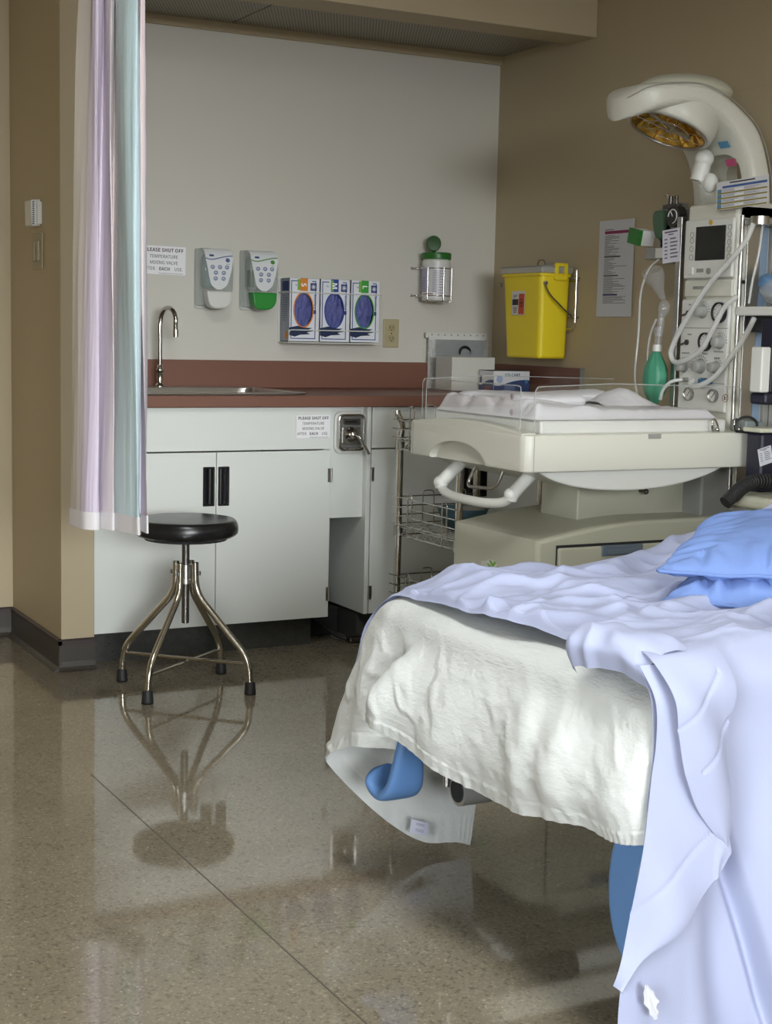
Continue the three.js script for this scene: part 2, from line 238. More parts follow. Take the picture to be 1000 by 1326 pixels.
{
  const t = thing('valve_cabinet', 'white laminate panel with open kneehole between the cabinets', 'cabinet', [-0.97, 0, 0.3]);
  part(t, 'upper_panel', [box(-1.05, -0.908, 0.466, 0.87, 0.572, 0.598, 0.0015)], M.laminate);
  part(t, 'back_panel', box(-1.05, -0.908, 0, 0.87, 0.1, 0.115, 0), M.laminate);
  const v = thing('mixing_valve', 'square chrome water mixing valve with lever on the white panel', 'valve', [-0.967, 0.7, 0.6]);
  part(v, 'surround', ext((() => { const s = rrect(-1.03, -0.905, 0.7, 0.852, 0.03); s.holes.push(rrect(-1.02, -0.915, 0.711, 0.842, 0.022, THREE.Path)); return s; })(), 0.012, 0.003, 12).translate(0, 0, 0.598), M.plasticWhite, 'rounded white surround');
  part(v, 'bezel', ext((() => { const s = rrect(-1.02, -0.913, 0.71, 0.843, 0.022); s.holes.push(rrect(-1.01, -0.922, 0.722, 0.836, 0.014, THREE.Path)); return s; })(), 0.026, 0.003, 12).translate(0, 0, 0.598), M.chrome, 'chrome bezel');
  part(v, 'face_plate', ext(rrect(-1.011, -0.921, 0.721, 0.837, 0.01), 0.014, 0.002).translate(0, 0, 0.598), mat(new THREE.Color().setRGB(0.24, 0.24, 0.235), 0.4, { metalness: 0.6 }), 'grey metal face plate');
  part(v, 'lettered_strip', [box(-1.0, -0.93, 0.804, 0.826, 0.611, 0.6155, 0.002)], M.darkSteel);
  part(v, 'slot', box(-0.992, -0.945, 0.812, 0.818, 0.615, 0.6165, 0.001), M.black);
  part(v, 'sub_plate', ext(rrect(-1.002, -0.93, 0.734, 0.795, 0.006), 0.006, 0.001).translate(0, 0, 0.611), M.steel);
  const hub = part(v, 'hub', lathe([[0, 0.034], [0.012, 0.032], [0.016, 0.024], [0.019, 0.01], [0.026, 0.004], [0.028, 0]], [0, 0, 0]).rotateX(Math.PI / 2).translate(-0.968, 0.769, 0.615), M.chrome);
  part(hub, 'lever', wire([[-0.968, 0.769, 0.645], [-0.962, 0.768, 0.668], [-0.925, 0.702, 0.678]], 0.0062, 0.012, 10), M.chrome);
  const pd = thing('foot_pedal', 'black foot pedal on the floor under the white valve panel', 'pedal', [-0.95, 0, 0.5]);
  part(pd, 'arm', wire([[-1.03, 0.075, 0.42], [-1.01, 0.045, 0.5], [-0.97, 0.016, 0.57], [-0.93, 0.012, 0.59]], 0.007, 0.03), M.rubber);
  part(pd, 'tread', [box(-0.955, -0.895, 0.003, 0.022, 0.57, 0.615, 0.007)], M.darkSteel);
  part(pd, 'housing', box(-1.045, -0.915, 0, 0.105, 0.2, 0.44, 0.01), M.blackMatte);
}
{
  const t = thing('base_cabinet', 'white laminate base cabinet beside the wire cart', 'cabinet', [-0.45, 0, 0.3]);
  part(t, 'body', [box(-0.908, -0.891, 0.11, 0.87, 0.115, CF), box(-0.02, -0.002, 0.11, 0.87, 0.03, CF - 0.021), box(-0.891, -0.02, 0.11, 0.13, 0.03, CF - 0.021), box(-0.891, -0.02, 0.13, 0.87, 0.03, 0.045)], M.laminate);
  part(t, 'drawer_front', holedFront(-0.887, -0.446, 0.7195, 0.868), M.laminate);
  part(t, 'drawer_front', holedFront(-0.442, -0.004, 0.7195, 0.868), M.laminate);
  const d = part(t, 'door', holedFront(-0.887, -0.446, 0.111, 0.7145, [-0.495, -0.453, 0.53, 0.664]), M.laminate);
  part(d, 'recessed_pull', cup(-0.495, -0.453, 0.53, 0.664, 1), M.black, 'black recessed finger pull');
  for (const y of [0.625, 0.19]) part(d, 'hinge', hinge(-0.889, y, 1), M.steel, 'steel butt hinge');
  const e = part(t, 'door', holedFront(-0.442, -0.004, 0.111, 0.7145, [-0.435, -0.395, 0.53, 0.664]), M.laminate);
  part(e, 'recessed_pull', cup(-0.435, -0.395, 0.53, 0.664, -1), M.black, 'black recessed finger pull');
  part(t, 'toe_kick', box(-0.9, -0.002, 0, 0.11, 0.03, 0.555, 0.001), mat(new THREE.Color().setRGB(0.06, 0.06, 0.055), 0.5));
}
{
  const t = thing('countertop', 'terracotta brown laminate countertop with upstand along both walls', 'countertop', [-0.96, 0.87, 0.3]);
  const s = poly([[-1.921, 0], [-0.001, 0], [-0.001, -0.653], [-1.921, -0.653]]); s.holes.push(rrect(-1.77, -1.15, -0.575, -0.085, 0.04, THREE.Path));
  part(t, 'slab', ext(s, 0.04, 0.003, 8).rotateX(-Math.PI / 2).translate(0, 0.87, 0), M.counter);
  part(t, 'upstand', box(-1.921, -0.002, 0.91, 1.016, 0.001, 0.02, 0.003), M.counter);
  part(t, 'upstand', box(-0.02, -0.001, 0.91, 1.016, 0.02, 0.678, 0.003), M.counter);
  part(t, 'edge_strip', box(-0.021, -0.001, 0.91, 1.017, 0.677, 0.681, 0.001), M.plasticGrey);
  const k = thing('sink', 'stainless steel drop-in sink in the brown countertop', 'sink', [-1.46, 0.7, 0.33]);
  const r = rrect(-1.795, -1.125, -0.6, -0.06, 0.05); r.holes.push(rrect(-1.755, -1.165, -0.56, -0.16, 0.06, THREE.Path));
  part(k, 'rim', ext(r, 0.007, 0.0025, 10).rotateX(-Math.PI / 2).translate(0, 0.9105, 0), M.steel);
  const q = []; for (const [d, ins] of [[0.002, 0], [-0.02, 0.004], [-0.15, 0.012], [-0.175, 0.03], [-0.18, 0.09]]) { const sh = rrect(-1.755 + ins, -1.165 - ins, -0.56 + ins, -0.16 - ins, 0.06).getSpacedPoints(64).map((p) => [p.x, 0.913 + d, -p.y]); q.push(sh); }
  part(k, 'basin', [loft(q, 16, 64), box(-1.67, -1.25, 0.731, 0.7335, 0.25, 0.47, 0)], M.steel);
  const f = thing('faucet', 'tall chrome gooseneck faucet behind the sink', 'faucet', [-1.508, 0.917, 0.1]);
  part(f, 'base', lathe([[0.022, 0], [0.022, 0.004], [0.016, 0.01], [0.011, 0.016], [0.011, 0.05], [0.015, 0.056], [0.015, 0.064], [0.01, 0.072], [0.0095, 0.08], [0, 0.08]], [-1.508, 0.9175, 0.1]), M.chrome);
  const arc = [[-1.508, 0.98, 0.1], [-1.508, 1.08, 0.1], [-1.508, 1.15, 0.1]]; for (let i = 0; i <= 10; i++) { const a = Math.PI - i / 10 * Math.PI * 1.05; arc.push([-1.506 + (1 + Math.cos(a)) * 0.012, 1.158 + Math.sin(a) * 0.05, 0.148 + Math.cos(a) * 0.048]); }
  arc.push([-1.482, 1.135, 0.194], [-1.481, 1.12, 0.194]);
  part(f, 'gooseneck', tube(arc, 0.0088, 90, 12), M.chrome); part(f, 'aerator', cyl(0.0105, 0.026, [-1.481, 1.115, 0.194]), M.chrome);
  part(f, 'lever', [cyl(0.014, 0.03, [-1.6, 0.932, 0.1]), wire([[-1.6, 0.945, 0.1], [-1.6, 0.955, 0.13], [-1.6, 0.955, 0.17]], 0.005)], M.chrome);
}
// ---------------------------------------------------------------- printed signs
function noticeTex() { return drawTex(640, 400, (g, w, h) => { g.fillStyle = '#f1f0f2'; g.fillRect(0, 0, w, h); g.fillStyle = '#17171b'; g.textAlign = 'center'; g.textBaseline = 'middle';
  g.font = 'bold 68px sans-serif'; g.fillText('PLEASE SHUT OFF', w / 2, 60, w * 0.93); g.font = '62px sans-serif'; g.fillText('TEMPERATURE', w / 2, 148, w * 0.74); g.fillText('MIXING VALVE', w / 2, 232, w * 0.7);
  g.font = '62px sans-serif'; g.fillText('AFTER', 110, 318, 170); g.font = 'bold 62px sans-serif'; g.fillText('EACH', 330, 318, 190); g.font = '62px sans-serif'; g.fillText('USE.', 535, 318, 150);
  g.font = 'italic 22px sans-serif'; g.fillStyle = '#555'; g.fillText('Plumbing Maintenance Department', w * 0.66, 378, w * 0.55); g.strokeStyle = '#b9b8bd'; g.lineWidth = 4; g.strokeRect(3, 3, w - 6, h - 6); }); }
const notice = mat(0xffffff, 0.5, { map: noticeTex() });
solo('notice_sign', sheetOf(0.136, 0.085).translate(-1.123, 0.8, CF + 0.0006), notice, 'white notice on the sink cabinet drawer front above the doors', 'sign');
solo('notice_sign', sheetOf(0.176, 0.108).rotateZ(-0.012).translate(-1.459, 1.386, 0.0006), notice, 'white notice on the wall above the faucet partly behind the curtain', 'sign');
// ---------------------------------------------------------------- soap dispensers
function dispenser(x0, accent, leverMat, name, label) {
  const w = 0.118, y0 = 1.21, t = thing('soap_dispenser', label, 'dispenser', [x0 + w / 2, y0, 0.001]);
  const prof = new THREE.Shape(); prof.moveTo(0.008, 0.012); prof.lineTo(0.008, 0.226); prof.lineTo(0.06, 0.226); prof.bezierCurveTo(0.1, 0.224, 0.112, 0.19, 0.112, 0.14); prof.lineTo(0.106, 0.066); prof.lineTo(0.07, 0.066); prof.lineTo(0.062, 0.012); prof.closePath();
  const shell = new THREE.ExtrudeGeometry(prof, { depth: w - 0.012, bevelEnabled: true, bevelSize: 0.005, bevelThickness: 0.006, bevelOffset: -0.005, bevelSegments: 3, curveSegments: 12 });
  const shp = shell.applyMatrix4(new THREE.Matrix4().makeBasis(new THREE.Vector3(0, 0, 1), new THREE.Vector3(0, 1, 0), new THREE.Vector3(-1, 0, 0)));   // profile x -> depth
  shp.translate(x0 + w - 0.006, y0, 0);
  part(t, 'back_plate', ext(rrect(x0 + 0.002, x0 + w - 0.002, y0, y0 + 0.228, 0.012), 0.012, 0.003).translate(0, 0, 0.001), M.plasticWhite);
  part(t, 'clear_cover', shp, phys(new THREE.Color().setRGB(0.80, 0.83, 0.82), 0.14, { transmission: 0.78, thickness: 0, ior: 1.4 }), 'translucent smoky cover');
  const cart = part(t, 'soap_pouch', [box(x0 + 0.016, x0 + w - 0.016, y0 + 0.075, y0 + 0.205, 0.02, 0.085, 0.02, 4)], name === 'teal' ? mat(new THREE.Color().setRGB(0.16, 0.30, 0.30), 0.4) : mat(new THREE.Color().setRGB(0.55, 0.57, 0.54), 0.4), name === 'teal' ? 'teal liquid pouch' : 'pale refill pouch');
  if (name !== 'teal') part(cart, 'pouch_label', box(x0 + 0.0155, x0 + 0.03, y0 + 0.085, y0 + 0.15, 0.045, 0.0855, 0.002), mat(new THREE.Color().setRGB(0.05, 0.16, 0.05), 0.5));
  // printed shield on the front
  const tex = drawTex(256, 384, (g, W, H) => { g.fillStyle = '#dfe2e4'; g.fillRect(0, 0, W, H); g.strokeStyle = accent; g.lineWidth = 9; g.beginPath(); g.moveTo(0, 92); g.bezierCurveTo(70, 130, 130, 70, 256, 66); g.stroke(); g.fillStyle = '#2b3d77'; g.fillRect(38, 58, 42, 18); g.fillStyle = accent; g.beginPath(); g.arc(205, 108, 20, 0, 7); g.fill(); g.fillRect(190, 142, 32, 4);
    for (const [x, y] of [[62, 175], [130, 175], [196, 175], [92, 228], [166, 228], [92, 282], [166, 282]]) { g.fillStyle = '#7a86a6'; g.beginPath(); g.arc(x, y, 20, 0, 7); g.fill(); g.strokeStyle = '#eef0f4'; g.lineWidth = 4; g.beginPath(); g.moveTo(x - 10, y + 6); g.lineTo(x - 2, y - 8); g.lineTo(x + 9, y + 4); g.stroke(); } });
  const bz = []; for (let i = 0; i <= 40; i++) { const k = i / 40, m = 1 - k; bz.push([m * m * m * 0.06 + 3 * m * m * k * 0.1 + 3 * m * k * k * 0.112 + k * k * k * 0.112, m * m * m * 0.226 + 3 * m * m * k * 0.224 + 3 * m * k * k * 0.19 + k * k * k * 0.14]); }
  const depthAt = (y) => { if (y <= 0.14) return lerp(0.106, 0.112, (y - 0.066) / 0.074); for (let i = 0; i < 40; i++) if (bz[i + 1][1] <= y) return lerp(bz[i + 1][0], bz[i][0], (y - bz[i + 1][1]) / (bz[i][1] - bz[i + 1][1] + 1e-9)); return 0.06; };
  part(t, 'front_shield', grid(20, 40, (u, v) => { const y = 0.072 + v * 0.152, hw = 0.055 * Math.min(1, 0.36 + 0.75 * Math.pow(Math.max(v, 0.0), 0.55)) * Math.sqrt(1 - Math.pow(Math.max(0, 0.16 - v) / 0.16, 2) * 0.85), a = (u - 0.5) * 2; return [x0 + w / 2 + 0.002 + a * hw, y0 + y, depthAt(y) + 0.002, 0.5 + a * 0.5 * hw / 0.055, v]; }), mat(0xffffff, 0.3, { map: tex }), 'white shield printed with round pictograms');
  const lv = new THREE.Shape(); lv.moveTo(x0 + 0.012, y0 + 0.066); lv.lineTo(x0 + w - 0.004, y0 + 0.066); lv.lineTo(x0 + w - 0.006, y0 + 0.034); lv.quadraticCurveTo(x0 + w - 0.014, y0 + 0.006, x0 + w - 0.04, y0 + 0.002); lv.lineTo(x0 + 0.05, y0 + 0.0); lv.quadraticCurveTo(x0 + 0.026, y0 + 0.002, x0 + 0.018, y0 + 0.026); lv.closePath();
  part(t, 'push_lever', ext(lv, 0.05, 0.006).translate(0, 0, 0.064), leverMat, name === 'teal' ? 'white push lever' : 'bright green push lever');
}
dispenser(-1.34, '#53618f', M.plasticWhite, 'teal', 'wall soap dispenser with a white push lever and teal liquid');
dispenser(-1.156, '#4d8a3c', mat(new THREE.Color().setRGB(0.02, 0.27, 0.035), 0.35), 'green', 'wall soap dispenser with a bright green push lever');
// ---------------------------------------------------------------- glove boxes in their rack
{
  const y0 = 1.094, h = 0.243, zf = 0.1;
  const defs = [['S', '#e0872a', 'small glove box with an orange S tab beside the soap dispenser', 0.2], ['M', '#26469b', 'medium glove box with a blue M tab in the middle of the rack', 1.2], ['L', '#3aa23c', 'large glove box with a green L tab at the outlet end', 2.2]];
  const gloveMat = mat(new THREE.Color().setRGB(0.11, 0.125, 0.36), 0.35, { bumpMap: paintBump, bumpScale: 0.004 });
  defs.forEach(([L, col, label], i) => {
    const x0 = -0.985 + i * 0.1325, x1 = x0 + 0.127; const t = thing('glove_box', label, 'glove box', [(x0 + x1) / 2, y0, 0.06], 'glove boxes in the wall rack');
    const tex = drawTex(320, 600, (g, W, H) => { g.fillStyle = '#e4e6ec'; g.fillRect(0, 0, W, H); g.strokeStyle = '#3d5596'; g.lineWidth = 9; g.strokeRect(20, 28, W - 62, H - 56); g.fillStyle = '#e4e6ec'; g.fillRect(90, 0, 150, 110);
      g.fillStyle = col; g.fillRect(112, 0, 82, 120); g.fillStyle = '#7db04a'; g.fillRect(i === 1 ? 110 : 84, 10, 30, 104); g.save(); g.translate(152, 64); g.rotate(Math.PI / 2); g.fillStyle = '#fff'; g.font = 'bold 74px sans-serif'; g.textAlign = 'center'; g.textBaseline = 'middle'; g.fillText(L, 0, 0); g.restore();
      g.fillStyle = '#1d2f6e'; g.fillRect(222, 44, 66, 72); g.fillStyle = '#dfe4f2'; for (let a = 0; a < 4; a++) { g.save(); g.translate(255, 80); g.rotate(a * 0.785); g.fillRect(-3, -26, 6, 52); g.restore(); }
      g.save(); g.translate(264, 150); g.rotate(Math.PI / 2); g.fillStyle = '#33457f'; g.font = 'bold 30px sans-serif'; g.fillText('SensiCare', 0, 0, 140); g.restore(); g.fillStyle = '#22356f'; g.fillRect(252, 300, 34, 36);
      g.strokeStyle = col; g.lineWidth = 13; g.beginPath(); g.ellipse(152, 300, 104, 165, 0, 0, 7); g.stroke();
      g.fillStyle = '#1b2a4d'; g.beginPath(); g.moveTo(0, 470); g.lineTo(90, 452); g.lineTo(160, 468); g.lineTo(250, 470); g.lineTo(205, 486); g.lineTo(262, 500); g.lineTo(190, 512); g.lineTo(225, 530); g.lineTo(120, 536); g.lineTo(60, 556); g.lineTo(0, 540); g.fill();
      g.fillStyle = '#8b93ad'; g.fillRect(60, 60, 20, 5); g.fillRect(60, 70, 34, 4); });
    const s = rrect(x0, x1, y0, y0 + h, 0.002); const P = new THREE.Path(); P.absellipse(x0 + 0.0602, y0 + h * 0.5, 0.039, 0.064, 0, Math.PI * 2); s.holes.push(P);
    const front = new THREE.ShapeGeometry(s, 24); { const q = front.attributes.position, uv = front.attributes.uv; for (let k = 0; k < q.count; k++) uv.setXY(k, (q.getX(k) - x0) / (x1 - x0), (q.getY(k) - y0) / h); } front.translate(0, 0, zf);
    part(t, 'front_panel', front, mat(0xffffff, 0.55, { map: tex }), `printed front with the letter ${L}`);
    const side = drawTex(128, 400, (g, W, H) => { g.fillStyle = '#9a9ea9'; g.fillRect(0, 0, W, H); g.fillStyle = '#2a3a70'; g.fillRect(14, 20, 100, 60); g.fillStyle = '#6a7189'; for (let k = 0; k < 12; k++) g.fillRect(20, 110 + k * 14, 50 + (k * 37 % 40), 5); g.fillStyle = col; g.fillRect(70, 340, 40, 40); });
    part(t, 'carton', [box(x0, x0 + 0.001, y0, y0 + h, 0.022, zf, 0), box(x1 - 0.001, x1, y0, y0 + h, 0.022, zf, 0), box(x0, x1, y0, y0 + 0.001, 0.022, zf, 0), box(x0, x1, y0 + h - 0.001, y0 + h, 0.022, zf, 0), box(x0, x1, y0, y0 + h, 0.021, 0.022, 0)], mat(0xffffff, 0.6, { map: side }));
    part(t, 'gloves', grid(24, 24, (u, v) => { const a = (u - 0.5) * 2, b = (v - 0.5) * 2, r = Math.max(Math.abs(a), Math.abs(b)) / (Math.hypot(a, b) || 1); const X = a * r, Y = b * r; return [x0 + 0.0602 + X * 0.043, y0 + h * 0.5 + Y * 0.068, zf - 0.012 + 0.008 * (1 - X * X - Y * Y) + 0.02 * (fbm(X * 3.5 + i * 9, Y * 2.6 + 5, 3) - 0.5)]; }), gloveMat, 'periwinkle gloves showing in the oval opening');
  });
  const r = thing('glove_box_rack', 'white wire rack holding three glove boxes on the wall', 'rack', [-0.787, 1.088, 0.05]);
  const W = 0.0022, a = -0.9885, b = -0.584;
  part(r, 'front_wire', wire([[a, 1.282, 0.002], [a, 1.282, 0.106], [b, 1.282, 0.106], [b, 1.282, 0.002]], W, 0.012, 8), M.plasticWhite);
  part(r, 'front_wire', wire([[a, 1.1, 0.106], [a, 1.138, 0.106], [b, 1.138, 0.106], [b, 1.1, 0.106]], W, 0.012, 8), M.plasticWhite);
  part(r, 'bottom_wire', wire([[a, 1.34, 0.003], [a, 1.089, 0.003], [a, 1.089, 0.106], [a, 1.138, 0.106]], W, 0.01, 8), M.plasticWhite); part(r, 'bottom_wire', wire([[b, 1.34, 0.003], [b, 1.089, 0.003], [b, 1.089, 0.106], [b, 1.138, 0.106]], W, 0.01, 8), M.plasticWhite);
  part(r, 'shelf', box(a, b, 1.087, 1.0915, 0.003, 0.104, 0.001), M.plasticWhite);
  part(r, 'back_plate', box(a, b, 1.09, 1.34, 0.001, 0.004, 0.001), M.plasticWhite);
}
// ---------------------------------------------------------------- outlet
{
  const t = thing('power_outlet', 'beige duplex power outlet on the white wall above the counter', 'outlet', [-0.4875, 1.075, 0.001]);
  const beige = mat(new THREE.Color().setRGB(0.45, 0.39, 0.24), 0.4), bd = mat(new THREE.Color().setRGB(0.40, 0.34, 0.2), 0.4);
  part(t, 'plate', ext(rrect(-0.523, -0.452, 1.075, 1.19, 0.004), 0.006, 0.002).translate(0, 0, 0.001), beige);
  for (const y of [1.111, 1.154]) { const s = part(t, 'socket', ext(rrect(-0.5035, -0.4715, y - 0.014, y + 0.014, 0.01), 0.0035, 0.001).translate(0, 0, 0.0055), bd);
    part(s, 'slots', [box(-0.4955, -0.4935, y - 0.002, y + 0.008, 0.0085, 0.0095, 0), box(-0.4815, -0.4795, y - 0.002, y + 0.008, 0.0085, 0.0095, 0), cyl(0.0025, 0.001, [-0.4875, y - 0.008, 0.009], 'z')], M.black); }
  part(t, 'screw', cyl(0.003, 0.0016, [-0.4875, 1.1325, 0.0075], 'z'), M.brass);
}
// ---------------------------------------------------------------- wipes canister in its wire holder
{
  const c = [-0.322, 0, 0.072], R = 0.0575;
  const t = thing('wipes_canister', 'white disinfectant wipes canister with an open green flip lid', 'canister', [c[0], 1.265, c[2]]);
  const tex = drawTex(1024, 320, (g, W, H) => { g.fillStyle = '#d7d5d6'; g.fillRect(0, 0, W, H); for (let p = 0; p < 4; p++) { const x = p * 256; g.fillStyle = p % 2 ? '#d8d6d8' : '#a9a6c4'; g.beginPath(); g.moveTo(x + 20, H); g.lineTo(x + 20, 60); g.quadraticCurveTo(x + 120, -20, x + 220, 60); g.lineTo(x + 220, H); g.fill(); g.fillStyle = '#77758f'; for (let k = 0; k < 17; k++) g.fillRect(x + 36, 66 + k * 13, 60 + ((k * 53 + p * 31) % 110), 5); } g.fillStyle = '#efeeee'; g.fillRect(640, 270, 200, 50); g.fillStyle = '#7a3c34'; g.fillRect(660, 282, 150, 8); g.fillRect(680, 298, 110, 8); });
  part(t, 'body', lathe([[0, 0], [R - 0.006, 0], [R - 0.002, 0.004], [R, 0.012], [R, 0.158], [R - 0.003, 0.165], [R - 0.006, 0.17]], [c[0], 1.266, c[2]], 40), M.plasticWhite);
  part(t, 'label_wrap', new THREE.CylinderGeometry(R + 0.0006, R + 0.0006, 0.135, 48, 1, true).rotateY(0.6).translate(c[0], 1.348, c[2]), mat(0xffffff, 0.35, { map: tex }), 'label printed in grey lilac');
  const lid = part(t, 'lid', lathe([[R + 0.001, 0], [R + 0.003, 0.003], [R + 0.003, 0.022], [R, 0.027], [0.03, 0.028], [0.03, 0.025], [0, 0.025]], [c[0], 1.434, c[2]], 40), M.green, 'green screw lid');
  const ang = -0.49, flap = lathe([[0, 0], [0.026, 0], [0.03, 0.003], [0.03, 0.007], [0.026, 0.01], [0, 0.01]], [0, 0, 0], 28).rotateX(Math.PI / 2).scale(1, 1.08, 1).rotateX(-0.2).rotateY(-0.45).translate(c[0] - 0.01, 1.497, c[2] - 0.008);
  part(lid, 'flip_cap', [flap, box(c[0] - 0.016, c[0] - 0.002, 1.458, 1.475, c[2] - 0.012, c[2] - 0.002, 0.002)], M.greenDark, 'round green flip cap standing open');
  const h = thing('canister_holder', 'thin wire wall holder around the wipes canister', 'holder', [c[0], 1.262, 0.04]);
  for (const y of [1.398, 1.288]) { const ring = []; for (let i = 0; i <= 24; i++) { const a = Math.PI * 1.12 - i / 24 * Math.PI * 1.24 + Math.PI * 0; ring.push([c[0] - Math.cos(a - 0.0) * -(R + 0.004) , y, c[2] + Math.sin(a) * (R + 0.004)]); }
    part(h, 'ring_wire', tube([[c[0] - R - 0.016, y, 0.003], [c[0] - R - 0.012, y, 0.02], ...ring.reverse().map((p) => p), [c[0] + R + 0.012, y, 0.02], [c[0] + R + 0.016, y, 0.003]], 0.0022, 90, 8), M.chrome);
    for (const s of [-1, 1]) part(h, 'screw', cyl(0.006, 0.003, [c[0] + s * (R + 0.016), y, 0.002], 'z'), M.steel); }
  for (const a of [0.5, 1.57, 2.64]) part(h, 'upright_wire', wire([[c[0] + Math.cos(a) * (R + 0.006), 1.4, c[2] + Math.sin(a) * (R + 0.006)], [c[0] + Math.cos(a) * (R + 0.006), 1.262, c[2] + Math.sin(a) * (R + 0.006)], [c[0], 1.262, c[2] + 0.001]], 0.0018, 0.01), M.chrome);
}
// ---------------------------------------------------------------- sharps container on the side wall
{
  const t = thing('sharps_container', 'yellow sharps bin with clear lid hanging on the tan wall', 'sharps bin', [-0.08, 1.045, 0.45]);
  const sec = (k) => { const e = 0.018 * (1 - k); return rrect(-0.152 + e * 0.6, -0.014, 0.31 + e * 1.3, 0.585 - e * 0.8, 0.018).getSpacedPoints(80).map((p) => [p.x, 0, p.y]); };
  const rows = [0, 0.02, 0.06, 0.5, 0.93, 0.97, 1].map((k) => sec(k).map(([x, , z]) => [x + (k < 0.02 ? (-0.083 - x) * 0.06 : 0), 1.05 + 0.322 * k, z + (k < 0.02 ? (0.45 - z) * 0.04 : 0)]));
  part(t, 'bin', [loft(rows, 30, 80), box(-0.138, -0.02, 1.05, 1.052, 0.335, 0.565, 0)], M.yellow, 'tapered yellow bin');
  part(t, 'rim', ext((() => { const s = rrect(-0.158, -0.01, 0.304, 0.592, 0.02); s.holes.push(rrect(-0.146, -0.02, 0.316, 0.58, 0.015, THREE.Path)); return s; })(), 0.012, 0.003).rotateX(Math.PI / 2).translate(0, 1.376, 0), M.yellow);
  const lid = part(t, 'lid', [box(-0.158, -0.01, 1.376, 1.402, 0.3, 0.596, 0.006)], phys(new THREE.Color().setRGB(0.82, 0.8, 0.72), 0.2, { transmission: 0.6, thickness: 0 }), 'clear grey lid');
  part(lid, 'lid_ridge', wire([[-0.158, 1.402, 0.4], [-0.158, 1.402, 0.3], [-0.01, 1.402, 0.3], [-0.01, 1.402, 0.596], [-0.158, 1.402, 0.596], [-0.158, 1.402, 0.4]], 0.0022, 0.008, 6), M.plasticGrey);
  part(lid, 'bump', ball(0.035, [-0.07, 1.4, 0.53], 1, 0.6, 1), M.clearSoft);
  part(lid, 'wire_loop', tube([[-0.09, 1.4, 0.46], [-0.09, 1.424, 0.47], [-0.09, 1.43, 0.49], [-0.09, 1.424, 0.51], [-0.09, 1.4, 0.52]], 0.002, 30), M.darkSteel);
  const clip = rrect(-0.098, -0.04, 1.35, 1.415, 0.008); clip.holes.push(rrect(-0.083, -0.055, 1.366, 1.402, 0.005, THREE.Path));
  part(t, 'clip', ext(clip, 0.012, 0.002).translate(0, 0, 0.59), M.yellow, 'yellow clip over the rim');
  part(t, 'carry_handle', tube([[-0.13, 1.34, 0.595], [-0.14, 1.33, 0.6], [-0.125, 1.3, 0.603], [-0.07, 1.25, 0.607], [-0.022, 1.215, 0.607]], 0.003, 40), M.darkSteel, 'bent wire handle');
  part(t, 'handle_boss', cyl(0.008, 0.008, [-0.135, 1.338, 0.592], 'z'), M.steel); part(t, 'handle_boss', cyl(0.008, 0.012, [-0.156, 1.335, 0.302], 'x'), M.steel);
  const lab = drawTex(256, 256, (g, W, H) => { g.fillStyle = '#d9d6cf'; g.fillRect(0, 0, W, H); g.fillStyle = '#c8502f'; g.fillRect(136, 30, 108, 216); g.strokeStyle = '#4a2014'; g.lineWidth = 9; for (const [x, y] of [[190, 110], [172, 142], [208, 142]]) { g.beginPath(); g.arc(x, y, 24, 0, 7); g.stroke(); } g.fillStyle = '#222'; g.fillRect(14, 86, 116, 64); g.fillStyle = '#555'; for (let k = 0; k < 3; k++) g.fillRect(30, 40 + k * 12, 80 - k * 9, 6); for (let k = 0; k < 5; k++) g.fillRect(26 + k * 4, 168 + k * 14, 90 - k * 8, 7); });
  part(t, 'warning_label', sheetOf(0.094, 0.094).rotateY(-Math.PI / 2).rotateZ(-0.018).translate(-0.1512, 1.262, 0.428), mat(0xffffff, 0.6, { map: lab }), 'white and red warning label');
  const b = thing('sharps_bracket', 'chrome wire wall bracket behind the yellow sharps bin', 'bracket', [-0.01, 1.15, 0.45]);
  part(b, 'wall_bar', [cyl(0.006, 0.2, [-0.0075, 1.29, 0.612]), cyl(0.006, 0.2, [-0.0075, 1.29, 0.285])], M.chrome);
  part(b, 'hoop', wire([[-0.006, 1.35, 0.285], [-0.008, 1.35, 0.6], [-0.006, 1.35, 0.62]], 0.003, 0.01), M.chrome);
  part(b, 'hook', [wire([[-0.006, 1.21, 0.63], [-0.006, 1.21, 0.6], [-0.03, 1.21, 0.6]], 0.003, 0.01), wire([[-0.006, 1.36, 0.63], [-0.006, 1.36, 0.6], [-0.03, 1.36, 0.6]], 0.003, 0.01), wire([[-0.008, 1.18, 0.615], [-0.02, 1.165, 0.615], [-0.02, 1.165, 0.56]], 0.003, 0.01)], M.chrome);
}
